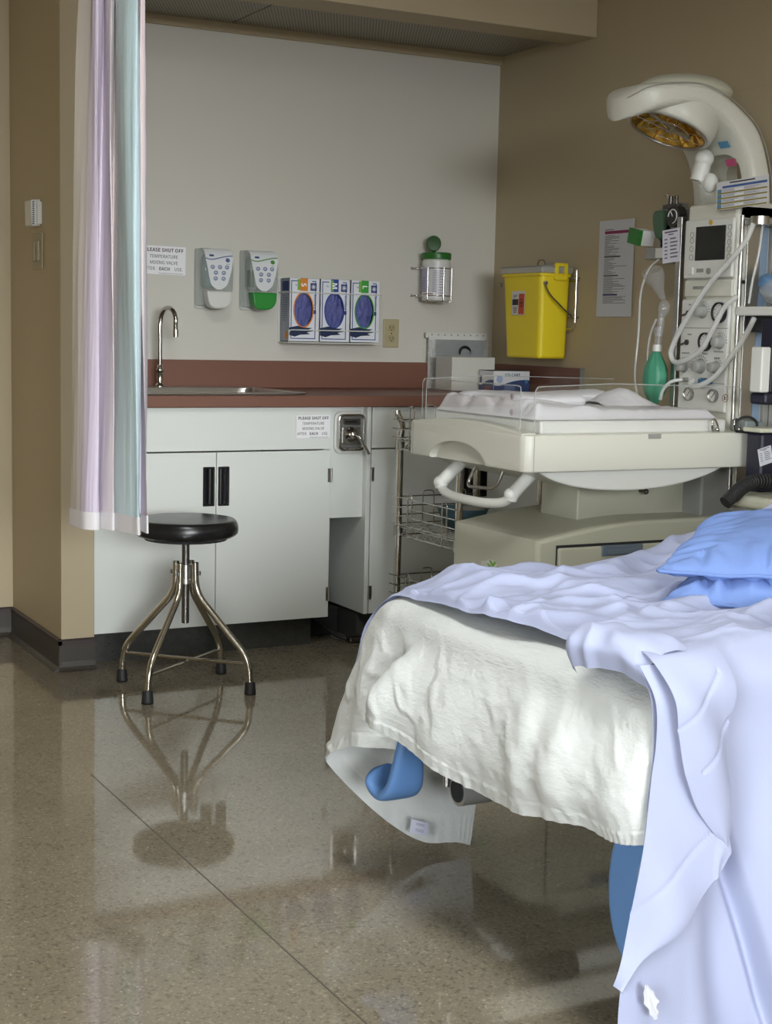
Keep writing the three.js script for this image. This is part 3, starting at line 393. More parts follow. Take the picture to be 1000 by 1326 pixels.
// ---------------------------------------------------------------- things on the counter
{
  const t = thing('supply_pouch', 'clear plastic supply pouch leaning in the corner on the counter', 'pouch', [-0.2, 0.91, 0.06]);
  part(t, 'backing_sheets', [box(-0.325, -0.055, 0.911, 1.125, 0.024, 0.034, 0.001)], M.paper, 'stack of pale sheets');
  part(t, 'rail', box(-0.338, -0.045, 1.118, 1.14, 0.022, 0.03, 0.001), M.plasticWhite, 'pale top edge punched with marks');
  for (let i = 0; i < 9; i++) part(t, 'punch_mark', cyl(0.0035, 0.002, [-0.31 + i * 0.031, 1.131, 0.0305], 'z', 0.0035, 10), M.plasticGrey);
  part(t, 'grey_card', box(-0.295, -0.062, 1.03, 1.112, 0.0345, 0.036, 0), mat(new THREE.Color().setRGB(0.2, 0.21, 0.21), 0.5), 'grey card inside the pouch');
  part(t, 'plastic_film', grid(50, 40, (u, v) => [lerp(-0.33, -0.05, u), 0.912 + v * 0.2, 0.046 + 0.018 * fbm(u * 7, v * 6, 3) * (1 - v * 0.5) + 0.02 * (1 - v)]), phys(new THREE.Color().setRGB(0.85, 0.87, 0.88), 0.12, { transmission: 0.75, thickness: 0, ior: 1.4 }), 'crinkled clear film');
  part(t, 'handle', tube([[-0.19, 1.05, 0.05], [-0.185, 1.075, 0.055], [-0.165, 1.083, 0.056], [-0.145, 1.075, 0.055], [-0.135, 1.055, 0.05]], 0.006, 30), M.black, 'black loop handle');
}
solo('white_carton', box(-0.345, -0.145, 0.911, 1.045, 0.13, 0.26, 0.002), mat(new THREE.Color().setRGB(0.62, 0.61, 0.56), 0.6), 'plain white carton behind the blue printed box on the counter', 'box');
{
  const t = thing('printed_carton', 'white and blue printed supply box in front of the plain carton', 'box', [-0.14, 0.91, 0.3]);
  part(t, 'carton', box(-0.226, -0.058, 0.9105, 0.995, 0.275, 0.385, 0.001), mat(new THREE.Color().setRGB(0.6, 0.6, 0.6), 0.55));
  const art = (txt) => drawTex(512, 256, (g, W, H) => { g.fillStyle = '#d6d6d8'; g.fillRect(0, 0, W, H); g.fillStyle = '#203b6e'; g.beginPath(); g.moveTo(0, H); g.lineTo(0, 170); g.bezierCurveTo(120, 210, 200, 90, W, 110); g.lineTo(W, H); g.fill(); if (txt) { g.fillStyle = '#2a7b75'; g.font = 'bold 52px sans-serif'; g.fillText('Silk', 150, 66, 95); g.fillStyle = '#1f2f5e'; g.fillText('CARE', 248, 66, 130); g.fillStyle = '#9fb0cf'; g.beginPath(); g.arc(80, 100, 46, 0, 7); g.fill(); g.fillStyle = '#4c7fae'; g.beginPath(); g.arc(468, 128, 24, 0, 7); g.fill(); g.fillStyle = '#8fa3c6'; for (let k = 0; k < 4; k++) g.fillRect(150, 180 + k * 16, 150, 6); } else { g.fillStyle = '#34345f'; g.fillRect(30, 60, 70, 100); g.fillStyle = '#a34a44'; g.fillRect(200, 190, 190, 40); } });
  part(t, 'front_print', sheetOf(0.166, 0.083, 0.0008).translate(-0.142, 0.953, 0.3855), mat(0xffffff, 0.5, { map: art(true) }), 'blue wave print');
  part(t, 'end_print', sheetOf(0.108, 0.083, 0.0008).rotateY(-Math.PI / 2).translate(-0.2265, 0.953, 0.33), mat(0xffffff, 0.5, { map: art(false) }));
  part(t, 'open_flap', box(-0.226, -0.058, 0.9945, 0.9965, 0.275, 0.385, 0), M.blackMatte);
}
// ---------------------------------------------------------------- poster, switch, thermostat
{
  const tex = drawTex(432, 710, (g, W, H) => { g.fillStyle = '#cfd0d4'; g.fillRect(0, 0, W, H); g.fillStyle = '#8d2f5c'; g.fillRect(70, 78, 300, 22); g.fillStyle = '#555'; g.fillRect(70, 66, 110, 5);
    let y = 112; const rows = (n, c, w) => { g.fillStyle = c; for (let k = 0; k < n; k++) { g.fillRect(72, y, w[k % w.length], 4); y += 9.4; } };
    rows(16, '#70727a', [120, 180, 175, 90, 170, 60, 150, 40, 120]); g.fillStyle = '#3c3d44'; g.fillRect(70, y, 200, 10); y += 18; rows(13, '#787a83', [130, 120, 60, 100, 150, 110, 280]); g.fillStyle = '#44454d'; g.fillRect(70, y, 180, 9); y += 17; rows(13, '#6d6f79', [120, 260, 110, 190, 130, 200, 240, 270]); g.fillStyle = '#34376b'; g.fillRect(70, y, 180, 12); y += 18; rows(6, '#70727a', [280, 240, 250, 280, 130]); });
  const g = new THREE.PlaneGeometry(0.216, 0.355, 12, 20); { const p = g.attributes.position; for (let i = 0; i < p.count; i++) p.setZ(i, 0.0015 + 0.004 * fbm(p.getX(i) * 14 + 3, p.getY(i) * 9, 2) * (p.getY(i) < 0 ? 1 : 0.5)); } g.computeVertexNormals();
  solo('wall_notice', g.rotateY(-Math.PI / 2).translate(-0.0025, 1.391, 0.855), mat(0xffffff, 0.7, { map: tex }), 'long white printed notice with a magenta heading taped to the tan wall', 'notice');
}
{
  const t = thing('thermostat', 'small white thermostat on the shaded side of the partition', 'thermostat', [-2.05, 1.46, 0.35]);
  part(t, 'case', ext((() => { const s = new THREE.Shape(); s.moveTo(-2.036, 1.462); s.lineTo(-2.036, 1.55); s.lineTo(-2.062, 1.548); s.quadraticCurveTo(-2.068, 1.547, -2.068, 1.54); s.lineTo(-2.066, 1.468); s.quadraticCurveTo(-2.065, 1.462, -2.059, 1.462); s.closePath(); return s; })(), 0.085, 0.004).translate(0, 0, 0.325), M.plasticWhite);
  part(t, 'vent_slots', Array.from({ length: 11 }, (_, i) => box(-2.0635, -2.057, 1.468 + i * 0.007, 1.4715 + i * 0.007, 0.409, 0.4108, 0)), M.black);
  part(t, 'back_box', box(-2.05, -2.035, 1.468, 1.542, 0.408, 0.424, 0.002), M.plasticWhite);
  const s = thing('light_switch', 'beige double light switch below the thermostat', 'switch', [-2.04, 1.32, 0.38]);
  const bg = mat(new THREE.Color().setRGB(0.36, 0.31, 0.2), 0.4);
  part(s, 'plate', box(-2.043, -2.035, 1.321, 1.439, 0.325, 0.445, 0.003), bg);
  for (const z of [0.358, 0.41]) part(s, 'rocker', box(-2.05, -2.042, 1.347, 1.413, z - 0.014, z + 0.014, 0.003).rotateZ(0), bg);
}
// ---------------------------------------------------------------- stool
{
  const cx = -1.743, cz = 1.017, t = thing('stool', 'round black padded stool with four steel legs in front of the sink cabinet', 'stool', [cx, 0, cz]);
  const seat = part(t, 'seat', grid(96, 30, (u, v) => {
    const a = u * Math.PI * 2, k = v; let r, y;
    if (k < 0.4) { r = 0.15 * k / 0.4; y = 0.546 - 0.003 * Math.pow(k / 0.4, 2); } else { const b = (k - 0.4) / 0.6 * Math.PI * 0.98; r = 0.148 + 0.0165 * Math.sin(b); y = 0.514 + 0.029 * Math.cos(b); if (b > 2.2) r -= 0.02 * (b - 2.2); }
    const w = k > 0.7 ? (0.0035 * Math.sin(a * 17 + 2 * Math.sin(a * 5)) + 0.003 * (fbm(a * 6, 3, 2) - 0.5)) * sm(0.7, 0.95, k) : 0;
    return [cx + Math.cos(a) * (r + w), y + w * 0.6 + 0.002 * (fbm(Math.cos(a) * r * 14 + 9, Math.sin(a) * r * 14, 2) - 0.5), cz + Math.sin(a) * (r + w)];
  }), mat(new THREE.Color().setRGB(0.01, 0.01, 0.011), 0.27, { bumpMap: paintBump, bumpScale: 0.0006 }), 'glossy black vinyl cushion gathered underneath');
  part(seat, 'seat_plate', cyl(0.13, 0.01, [cx, 0.483, cz]), M.blackMatte);
  part(t, 'screw', [cyl(0.0115, 0.27, [cx, 0.345, cz]), ...Array.from({ length: 40 }, (_, i) => cyl(0.0128, 0.0028, [cx, 0.215 + i * 0.0062, cz], 'y', 0.0122, 14))], M.darkSteel, 'dark threaded lifting screw');
  part(t, 'collar', [cyl(0.021, 0.052, [cx, 0.372, cz]), cyl(0.026, 0.014, [cx, 0.345, cz])], M.steel);
  for (const [dx, dz] of [[-0.175, 0.148], [0.157, 0.16], [-0.155, -0.16], [0.18, -0.143]]) {
    const n = Math.hypot(dx, dz), ux = dx / n, uz = dz / n, at = (r, y) => [cx + ux * r, y, cz + uz * r];
    const leg = part(t, 'leg', wire([at(0.033, 0.405), at(0.035, 0.31), at(0.218, 0.112), at(n, 0.02)], 0.0108, 0.045, 12, 60), M.brass);
    part(leg, 'rubber_foot', lathe([[0, 0], [0.0185, 0], [0.0185, 0.006], [0.0155, 0.038], [0.012, 0.041], [0, 0.041]], at(n, 0), 20), M.rubber);
    part(leg, 'bolt', cyl(0.006, 0.012, at(0.046, 0.372), 'y'), M.darkSteel);
  }
  part(t, 'cross_brace', rod([cx - 0.17, 0.083, cz + 0.144], [cx + 0.175, 0.083, cz - 0.139], 0.0055, 10), M.brass); part(t, 'cross_brace', rod([cx + 0.153, 0.095, cz + 0.156], [cx - 0.15, 0.095, cz - 0.155], 0.0055, 10), M.brass);
}
// ---------------------------------------------------------------- curtain
{
  const plan = [[-2.177, 1.28], [-2.195, 1.4], [-2.208, 1.5], [-2.195, 1.52], [-2.153, 1.44], [-2.113, 1.34], [-2.142, 1.46], [-2.154, 1.54], [-2.118, 1.46], [-2.088, 1.38], [-2.142, 1.56], [-2.172, 1.7], [-2.176, 1.76], [-2.141, 1.7], [-2.087, 1.56], [-2.122, 1.68], [-2.105, 1.66], [-2.062, 1.56], [-2.025, 1.42], [-2.028, 1.3], [-2.066, 1.24]];
  const c0 = [-2.135, 1.5], R = [0.882, 0.471], F = [0.471, -0.882];
  const row = (y, k, sway, dz) => plan.map(([x, z], i) => { const dx = x - c0[0], dd = z - c0[1], s = dx * R[0] + dd * R[1], d = dx * F[0] + dd * F[1]; const s2 = (s < 0 ? s * 0.9 : s) * k + sway + 0.006 * Math.sin(i * 1.7 + y * 3), d2 = d * dz * 0.4; return [c0[0] + R[0] * s2 + F[0] * d2, y, c0[1] + R[1] * s2 + F[1] * d2]; });
  const ys = [[2.66, 0.72, 0.006, 0.75], [2.2, 0.8, 0.003, 0.85], [1.75, 0.87, 0, 0.95], [1.3, 0.94, 0, 1], [0.95, 1.0, 0.0, 1], [0.7, 1.05, -0.002, 1.05], [0.588, 1.07, -0.002, 1.06]];
  const N = 420, g = loft(ys.map((q) => row(...q)).map((r) => r), 90, N, (u, v, x, y, z) => 0.0035 * (fbm(v * 60, y * 2.4, 3) - 0.5) + 0.004 * (fbm(x * 9 + y * 4, y * 7 - z * 5, 2) - 0.5), [1, 1]);
  const cols = [[0, [0.70, 0.64, 0.56]], [0.05, [0.70, 0.63, 0.60]], [0.09, [0.68, 0.60, 0.73]], [0.2, [0.69, 0.61, 0.74]], [0.27, [0.74, 0.67, 0.74]], [0.34, [0.78, 0.71, 0.74]], [0.42, [0.78, 0.72, 0.71]], [0.46, [0.78, 0.69, 0.69]], [0.5, [0.68, 0.81, 0.84]], [0.58, [0.64, 0.82, 0.88]], [0.645, [0.66, 0.81, 0.89]], [0.69, [0.64, 0.67, 0.79]], [0.725, [0.80, 0.66, 0.69]], [0.78, [0.81, 0.68, 0.70]], [0.83, [0.68, 0.68, 0.82]], [0.9, [0.68, 0.70, 0.82]], [1, [0.7, 0.68, 0.7]]];
  const ca = new Float32Array((N + 1) * 91 * 3), P = g.attributes.position; for (let j = 0; j <= N; j++) { const v = j / N; let a = 0; while (a < cols.length - 2 && cols[a + 1][0] < v) a++; const k = (v - cols[a][0]) / (cols[a + 1][0] - cols[a][0]); for (let i = 0; i <= 90; i++) { const q = (j * 91 + i); for (let c = 0; c < 3; c++) ca[q * 3 + c] = lerp(cols[a][1][c], cols[a + 1][1][c], sm(0, 1, k)); } }
  g.setAttribute('color', new THREE.BufferAttribute(ca, 3));
  const t = thing('privacy_curtain', 'gathered pastel striped privacy curtain in lilac, pink and pale blue', 'curtain', [-2.135, 0.588, 1.5]);
  const cm = phys(0xffffff, 0.9, { vertexColors: true, transmission: 0.1, thickness: 0, bumpMap: weave, bumpScale: 0.0003 });
  part(t, 'fabric', g, cm);
  const hemRows = [[0.634, 1.061, -0.002, 1.056], [0.632, 1.066, -0.002, 1.062], [0.61, 1.068, -0.002, 1.064], [0.586, 1.073, -0.002, 1.066]];
  part(t, 'hem', loft(hemRows.map((q) => row(...q)), 8, N, (u, v) => 0.0022), phys(new THREE.Color().setRGB(0.78, 0.75, 0.77), 0.9, { transmission: 0.05, thickness: 0 }), 'pale stitched hem');
  solo('curtain_track', box(-2.16, -2.13, 2.66, 2.75, 0.9, 5.0, 0.004), M.plasticWhite, 'white ceiling track above the gathered curtain', 'curtain track');
}
// ---------------------------------------------------------------- chrome wire cart
{
  const x0 = -0.876, x1 = -0.558, z0 = 0.82, z1 = 1.235, t = thing('wire_cart', 'chrome wire utility cart between the counter and the infant warmer', 'cart', [(x0 + x1) / 2, 0, (z0 + z1) / 2]);
  const post = (x, z, lean) => part(t, 'post', [cyl(0.0125, lean ? 0.66 : 0.72, [x, lean ? 0.45 : 0.46, z], 'y', 0.0125, 16), ...(lean ? [] : [ball(0.0125, [x, 0.82, z])]), ...[0.2, 0.34, 0.55, 0.68].map((y) => cyl(0.0132, 0.003, [x, y, z], 'y', 0.0132, 16))], M.chrome);
  const pp = [[x0, z0, 1], [x1, z0, 0], [x0, z1, 0], [x1, z1, 0]].map((q) => post(...q));
  part(pp[0], 'bent_top', tube([[x0, 0.775, z0], [x0 + 0.004, 0.80, z0], [x0 + 0.002, 0.825, z0], [x0 - 0.012, 0.85, z0 - 0.004], [x0 - 0.014, 0.865, z0 - 0.006]], 0.0128, 30, 12), M.chrome);
  for (const [x, z] of [[x0, z0], [x1, z0], [x0, z1], [x1, z1]]) { const c = part(t, 'caster', [new THREE.TorusGeometry(0.035, 0.014, 10, 24).translate(x, 0.049, z)], M.rubber); part(c, 'fork', [box(x - 0.012, x + 0.012, 0.09, 0.105, z - 0.016, z + 0.016), box(x - 0.012, x + 0.012, 0.045, 0.1, z - 0.02, z - 0.016, 0.001), box(x - 0.012, x + 0.012, 0.045, 0.1, z + 0.016, z + 0.02, 0.001)], M.steel); }
  const shelf = (y, rails) => {
    const f = [], w = 0.003; for (const dy of [0, -0.028]) f.push(wire([[x0, y + dy, z0], [x0, y + dy, z1], [x1, y + dy, z1], [x1, y + dy, z0], [x0, y + dy, z0]], w, 0.01, 6, 80));
    const s = part(t, 'shelf', f, M.chrome);
    const zig = (ax, az, bx, bz, n) => { const p = []; for (let i = 0; i <= n; i++) p.push([lerp(ax, bx, i / n), y - (i % 2 ? 0.004 : 0.025), lerp(az, bz, i / n)]); return wire(p, 0.0018, 0.004, 5, n * 8); };
    part(s, 'truss', [zig(x0, z0 + 0.03, x0, z1 - 0.02, 13), zig(x1, z0 + 0.03, x1, z1 - 0.02, 13), zig(x0 + 0.02, z0, x1 - 0.02, z0, 9), zig(x0 + 0.02, z1, x1 - 0.02, z1, 9)], M.chrome);
    for (let i = 1; i < 14; i++) part(s, 'shelf_wire', rod([lerp(x0, x1, i / 14), y + 0.003, z0], [lerp(x0, x1, i / 14), y + 0.003, z1], 0.0016, 6), M.chrome);
    for (const [x, z] of [[x0, z0], [x1, z0], [x0, z1], [x1, z1]]) part(s, 'sleeve', cyl(0.0165, 0.034, [x, y - 0.014, z], 'y', 0.0158, 16), M.steel);
    const ring = (a, c, b, d, m) => [0, 0.031, 0.062, 0.095].slice(0, rails).map((h) => part(s, 'guard_rail', wire([[a, y + h + 0.012, c], [b, y + h + 0.012, d]], 0.0022, 0.01, 6, 4), m));
    ring(x0 - 0.014, z0 - 0.03, x0 - 0.014, z1, M.chrome); ring(x0 + 0.012, z0 - 0.006, x1, z0 - 0.006, M.darkSteel);
    const U = (x, z, dx, dz) => part(s, 'guard_upright', wire([[x, y - 0.03, z], [x, y + 0.125, z], [x + dx, y + 0.125, z + dz], [x + dx, y + 0.005, z + dz]], 0.0026, 0.014, 6), M.chrome);
    U(x0 - 0.014, z0 + 0.09, 0.0, 0.03); U(x0 - 0.014, z0 + 0.33, 0, 0.03); U(x0 + 0.1, z0 - 0.006, 0.045, 0); U(x1 - 0.08, z0 - 0.006, 0.04, 0);
  };
  shelf(0.457, 4); shelf(0.178, 4); shelf(0.76, 3);
  const b = thing('basin', 'dark teal plastic basin on the middle shelf of the wire cart', 'basin', [-0.72, 0.462, 1.0]);
  part(b, 'bowl', loft([0, 0.1, 1, 1.02].map((k) => { const q = []; for (let i = 0; i <= 24; i++) { const a = i / 24 * Math.PI * 2, r = [0.045, 0.058, 0.085, 0.09][[0, 0.1, 1, 1.02].indexOf(k)]; q.push([-0.72 + Math.cos(a) * r * 1.1, 0.4635 + 0.075 * k, 1.0 + Math.sin(a) * r]); } return q; }), 24, 48), M.teal);
  part(b, 'base', cyl(0.047, 0.003, [-0.72, 0.4635, 1.0]), M.teal);
  const k = thing('folded_cloth', 'pale crumpled wrap in the dark teal basin', 'cloth', [-0.72, 0.48, 1.0]);
  part(k, 'wrap', ball(0.05, [-0.69, 0.52, 1.0], 1.2, 0.55, 1), mat(new THREE.Color().setRGB(0.3, 0.29, 0.26), 0.8));
  const s = thing('blue_packet', 'small blue packet on the top shelf of the wire cart', 'packet', [-0.8, 0.764, 0.92]);
  part(s, 'packet', box(-0.84, -0.77, 0.7645, 0.80, 0.9, 0.95, 0.01), mat(new THREE.Color().setRGB(0.03, 0.07, 0.22), 0.5));
}
// ---------------------------------------------------------------- infant warmer
const WZ = 1.615;
const warmer = thing('infant_warmer', 'cream infant warmer with overhead heater, tray bed and control tower', 'infant warmer', [-0.6, 0, WZ]);
{
  const t = warmer;
  // base cabinet: bowed top edge on the long side
  const top = (x) => 0.546 + 0.047 * Math.sin(Math.PI / 2 * Math.min(1, Math.max(0, (x + 0.97) / 0.42)));
  const s = new THREE.Shape(); s.moveTo(-0.97, 0.09); for (let i = 0; i <= 20; i++) { const x = lerp(-0.97, -0.2, i / 20); s.lineTo(x, top(x)); } s.lineTo(-0.2, 0.09); s.closePath();
  const base = part(t, 'base_cabinet', ext(s, 0.48, 0.012, 12).translate(0, 0, 1.36), M.plasticWarm);
  part(base, 'drawer', box(-0.9, -0.28, 0.3, 0.522, 1.83, 1.852, 0.006), M.plasticWarm); part(base, 'drawer_gap', box(-0.905, -0.275, 0.294, 0.53, 1.832, 1.8412, 0.001), M.blackMatte);
  part(base, 'drawer_pull', [box(-0.75, -0.6, 0.492, 0.524, 1.846, 1.858, 0.004), box(-0.735, -0.615, 0.497, 0.512, 1.856, 1.861, 0.003)], mat(new THREE.Color().setRGB(0.14, 0.18, 0.23), 0.4), 'slate blue drawer pull');
  part(base, 'plinth', box(-0.93, -0.22, 0.06, 0.1, 1.39, 1.81, 0.01), M.plasticGrey);
  for (const [x, z] of [[-0.9, 1.42], [-0.9, 1.78], [-0.26, 1.42], [-0.26, 1.78]]) part(base, 'caster', new THREE.TorusGeometry(0.03, 0.016, 10, 24).translate(x, 0.046, z), M.rubber);
  const lab = drawTex(256, 230, (g, W, H) => { g.clearRect(0, 0, W, H); g.fillStyle = '#d9dad2'; g.fillRect(0, 0, W, H); g.fillStyle = '#7fae4a'; for (const [x, y, a] of [[120, 60, -0.6], [150, 50, 0.5], [170, 90, 1.1], [105, 95, -1.0]]) { g.save(); g.translate(x, y); g.rotate(a); g.beginPath(); g.ellipse(0, 0, 13, 44, 0, 0, 7); g.fill(); g.restore(); } g.fillStyle = '#3c3f3a'; g.font = 'bold 50px sans-serif'; g.fillText('Panda', 96, 190, 150); });
  const lsh = new THREE.Shape(); lsh.moveTo(-0.065, -0.03); lsh.lineTo(0.065, -0.03); lsh.lineTo(0.065, 0.0); lsh.quadraticCurveTo(0.03, 0.012, 0.022, 0.025); lsh.quadraticCurveTo(-0.01, 0.04, -0.04, 0.022); lsh.lineTo(-0.065, 0.02); lsh.closePath();
  const lg = new THREE.ShapeGeometry(lsh, 8); { const p = lg.attributes.position, uv = lg.attributes.uv; for (let i = 0; i < p.count; i++) uv.setXY(i, (p.getX(i) + 0.065) / 0.13, (p.getY(i) + 0.03) / 0.066); }
  part(base, 'sticker', lg.rotateY(-Math.PI / 2).translate(-0.9708, 0.425, 1.6), mat(0xffffff, 0.5, { map: lab }), 'pale sticker with green leaves and lettering');
  // lift column
  part(t, 'column', [box(-0.735, -0.30, 0.57, 0.765, 1.5, 1.70, 0.006)], M.plasticWarm);
  part(t, 'column_shroud', box(-0.33, -0.2, 0.55, 0.76, 1.46, 1.79, 0.01), M.plasticGrey);
  part(t, 'lock_knob', [cyl(0.005, 0.03, [-0.5, 0.665, 1.712], 'z'), ball(0.009, [-0.5, 0.665, 1.73]), cyl(0.004, 0.03, [-0.5, 0.695, 1.71], 'y')], M.darkSteel);
  // under-tray cover, bellied
  const belly = new THREE.Shape(); belly.moveTo(-1.04, 0.766); belly.bezierCurveTo(-0.95, 0.675, -0.52, 0.665, -0.34, 0.766); belly.closePath();
  part(t, 'under_cover', ext(belly, 0.6, 0.006, 24).translate(0, 0, 1.32), M.plasticWhite, 'whiter curved cover under the tray');
  // tray: rounded slab with an arched cut-out in the foot end
  const ts = rrect(-1.098, -0.255, 1.275, 1.955, 0.035); const tray0 = ext(ts, 0.106, 0.008, 10).rotateX(Math.PI / 2).translate(0, 0.863, 0);
  // foot end face swells up a little in the middle
  { const p = tray0.attributes.position; for (let i = 0; i < p.count; i++) { const x = p.getX(i), z = p.getZ(i), y = p.getY(i); if (y > 0.84 && x < -1.0) p.setY(i, y + 0.0 ); } }
  const ev = new Evaluator(); ev.attributes = ['position', 'normal', 'uv'];
  const cut = (g, tools) => { let A = new Brush(g.index ? g : g); A.updateMatrixWorld(); for (const q of tools) { const B = new Brush(q); B.updateMatrixWorld(); A = ev.evaluate(A, B, SUBTRACTION); } return A.geometry; };
  const arch = new THREE.CylinderGeometry(0.17, 0.17, 0.12, 48).scale(1, 1, 0.36).rotateZ(Math.PI / 2).rotateX(0).translate(0, 0, 0);
  arch.applyMatrix4(new THREE.Matrix4().makeScale(1, 1, 1)); const ag = new THREE.CylinderGeometry(1, 1, 0.08, 48).rotateZ(Math.PI / 2).scale(1, 0.062, 0.165).translate(-1.11, 0.757, 1.58);
  const trayGeo = cut(tray0, [ag]);
  const tray = part(t, 'tray', toCreasedNormals(trayGeo, 0.6), M.plastic, 'cream tray with an arched cut-out at the foot');
  part(tray, 'foot_crown', ext((() => { const q = new THREE.Shape(); q.moveTo(1.3, 0.858); for (let i = 0; i <= 20; i++) { const z = lerp(1.3, 1.93, i / 20); q.lineTo(z, 0.866 + 0.02 * Math.sin(Math.PI * i / 20)); } q.lineTo(1.93, 0.858); q.closePath(); return q; })(), 0.05, 0.004, 8).applyMatrix4(new THREE.Matrix4().makeBasis(new THREE.Vector3(0, 0, 1), new THREE.Vector3(0, 1, 0), new THREE.Vector3(-1, 0, 0))).translate(-1.045, 0, 0), M.plastic);
  part(tray, 'panel_seam', [box(-1.0985, -1.098, 0.76, 0.86, 1.31, 1.3125, 0), box(-1.07, -1.0685, 0.76, 0.86, 1.9548, 1.9556, 0)], M.plasticGrey);
  part(tray, 'mattress_tray', box(-1.03, -0.36, 0.862, 0.9, 1.33, 1.925, 0.008), M.plasticWhite, 'white inner mattress tray');
  part(tray, 'tray_latch', box(-0.675, -0.63, 0.848, 0.862, 1.954, 1.958, 0.001), M.plasticGrey);
  // handle at the foot end
  part(t, 'push_handle', [wire([[-0.97, 0.765, 1.44], [-1.066, 0.68, 1.436], [-1.064, 0.665, 1.44]], 0.02, 0.012, 14), tube([[-1.068, 0.69, 1.432], [-1.066, 0.662, 1.45], [-1.072, 0.65, 1.5], [-1.078, 0.646, 1.62], [-1.064, 0.648, 1.73], [-1.048, 0.66, 1.785], [-1.04, 0.69, 1.808]], 0.0145, 60, 14), wire([[-0.945, 0.765, 1.8], [-1.04, 0.68, 1.804], [-1.042, 0.665, 1.8]], 0.02, 0.012, 14), ball(0.021, [-1.067, 0.68, 1.436]), ball(0.021, [-1.042, 0.68, 1.803])], M.plasticWhite, 'white bowed push handle');
  part(t, 'lower_loop', wire([[-0.98, 0.765, 1.525], [-1.009, 0.672, 1.495], [-0.996, 0.679, 1.645], [-0.97, 0.765, 1.665]], 0.0055, 0.03, 10), M.steel, 'dark steel wire loop');
  // acrylic guards
  const guard = (sh, place, edge) => { const g = place(ext(sh, 0.006, 0)); const p = part(t, 'acrylic_guard', g, M.clear, 'clear acrylic side guard'); part(p, 'polished_edge', edge, M.edge); return p; };
  const toX = (x) => (g) => g.applyMatrix4(new THREE.Matrix4().makeBasis(new THREE.Vector3(0, 0, 1), new THREE.Vector3(0, 1, 0), new THREE.Vector3(-1, 0, 0))).translate(x, 0, 0);
  guard(rrect(1.345, 1.885, 0.866, 0.997, 0.012), toX(-1.07), [wire([[-1.073, 0.868, 1.345], [-1.073, 0.997, 1.345], [-1.073, 0.997, 1.885], [-1.073, 0.868, 1.885]], 0.0014, 0.012, 6)]);
  const toZ = (z) => (g) => g.translate(0, 0, z);
  const ns = new THREE.Shape(); ns.moveTo(-1.06, 0.866); ns.lineTo(-1.06, 0.985); ns.quadraticCurveTo(-1.06, 0.996, -1.045, 0.997); ns.lineTo(-0.8, 1.006); ns.lineTo(-0.32, 0.998); ns.lineTo(-0.32, 0.866); ns.closePath();
  guard(ns, toZ(1.935), [wire([[-1.06, 0.868, 1.938], [-1.06, 0.996, 1.938], [-0.8, 1.006, 1.938], [-0.32, 0.998, 1.938], [-0.32, 0.87, 1.938]], 0.0014, 0.012, 6, 60)]);
  guard(ns.clone(), toZ(1.295), [wire([[-1.06, 0.868, 1.298], [-1.06, 0.996, 1.298], [-0.8, 1.006, 1.298], [-0.32, 0.998, 1.298]], 0.0012, 0.012, 6, 60)]);
  const badge = drawTex(128, 256, (g) => { g.clearRect(0, 0, 128, 256); g.strokeStyle = '#7c2f33'; g.lineWidth = 9; g.beginPath(); g.arc(64, 64, 48, 0, 7); g.stroke(); g.fillStyle = '#3a2226'; g.fillRect(44, 34, 16, 58); g.fillRect(70, 44, 12, 42); });
  const bm = phys(0xffffff, 0.5, { map: badge, transparent: true, alphaTest: 0.3 });
  part(t, 'printed_symbol', new THREE.PlaneGeometry(0.03, 0.06).translate(-0.385, 0.95, 1.9425), bm, 'dark red round symbol'); part(t, 'printed_symbol', new THREE.PlaneGeometry(0.02, 0.04).rotateY(-Math.PI / 2).translate(-1.0775, 0.955, 1.845), bm); part(t, 'printed_symbol', new THREE.PlaneGeometry(0.02, 0.04).rotateY(-Math.PI / 2).translate(-1.0775, 0.91, 1.845), bm);
  for (const x of [-0.43, -0.345]) part(t, 'guard_clip', [tube([[x, 0.866, 1.945], [x - 0.008, 0.885, 1.952], [x, 0.903, 1.95], [x + 0.012, 0.89, 1.95], [x + 0.02, 0.866, 1.95]], 0.0035, 24), ball(0.007, [x + 0.01, 0.872, 1.955])], M.chrome);
  // tower
  const tower = part(t, 'tower', [box(-0.238, -0.05, 0.6, 1.335, 1.55, 1.79, 0.012), box(-0.236, -0.05, 1.3, 1.56, 1.55, 1.79, 0.012)], M.plastic, 'cream control tower');
  part(tower, 'side_rail', [box(-0.245, -0.225, 0.76, 1.53, 1.503, 1.528, 0.003), box(-0.2, -0.15, 0.6, 1.5, 1.79, 1.797, 0.002)], M.steel); part(tower, 'corner_rail', cyl(0.007, 0.9, [-0.222, 1.07, 1.793]), M.steel);
  part(tower, 'blue_channel', box(-0.145, -0.115, 0.6, 1.5, 1.788, 1.794, 0.001), mat(new THREE.Color().setRGB(0.24, 0.33, 0.45), 0.4), 'pale blue channel strip');
  part(tower, 'back_channel', [box(-0.11, -0.09, 0.6, 1.52, 1.79, 1.806, 0.002), box(-0.08, -0.05, 0.6, 1.52, 1.79, 1.80, 0.002)], M.plasticGrey);
  const face = (name, y0, y1, z0, z1, d, m, r = 0.01) => part(tower, name, box(-0.239 - d, -0.236, y0, y1, z0, z1, r, 3), m);
  const sp = face('control_panel', 1.33, 1.515, 1.552, 1.788, 0.012, M.plasticWhite);
  part(sp, 'screen', box(-0.2535, -0.2505, 1.386, 1.492, 1.611, 1.753, 0.001), mat(new THREE.Color().setRGB(0.012, 0.013, 0.012), 0.25), 'dark screen');
  for (const y of [1.484, 1.462, 1.439, 1.417, 1.394]) part(sp, 'button', new THREE.TorusGeometry(0.0085, 0.0012, 6, 20).rotateY(Math.PI / 2).translate(-0.2515, y, 1.771), M.plasticGrey);
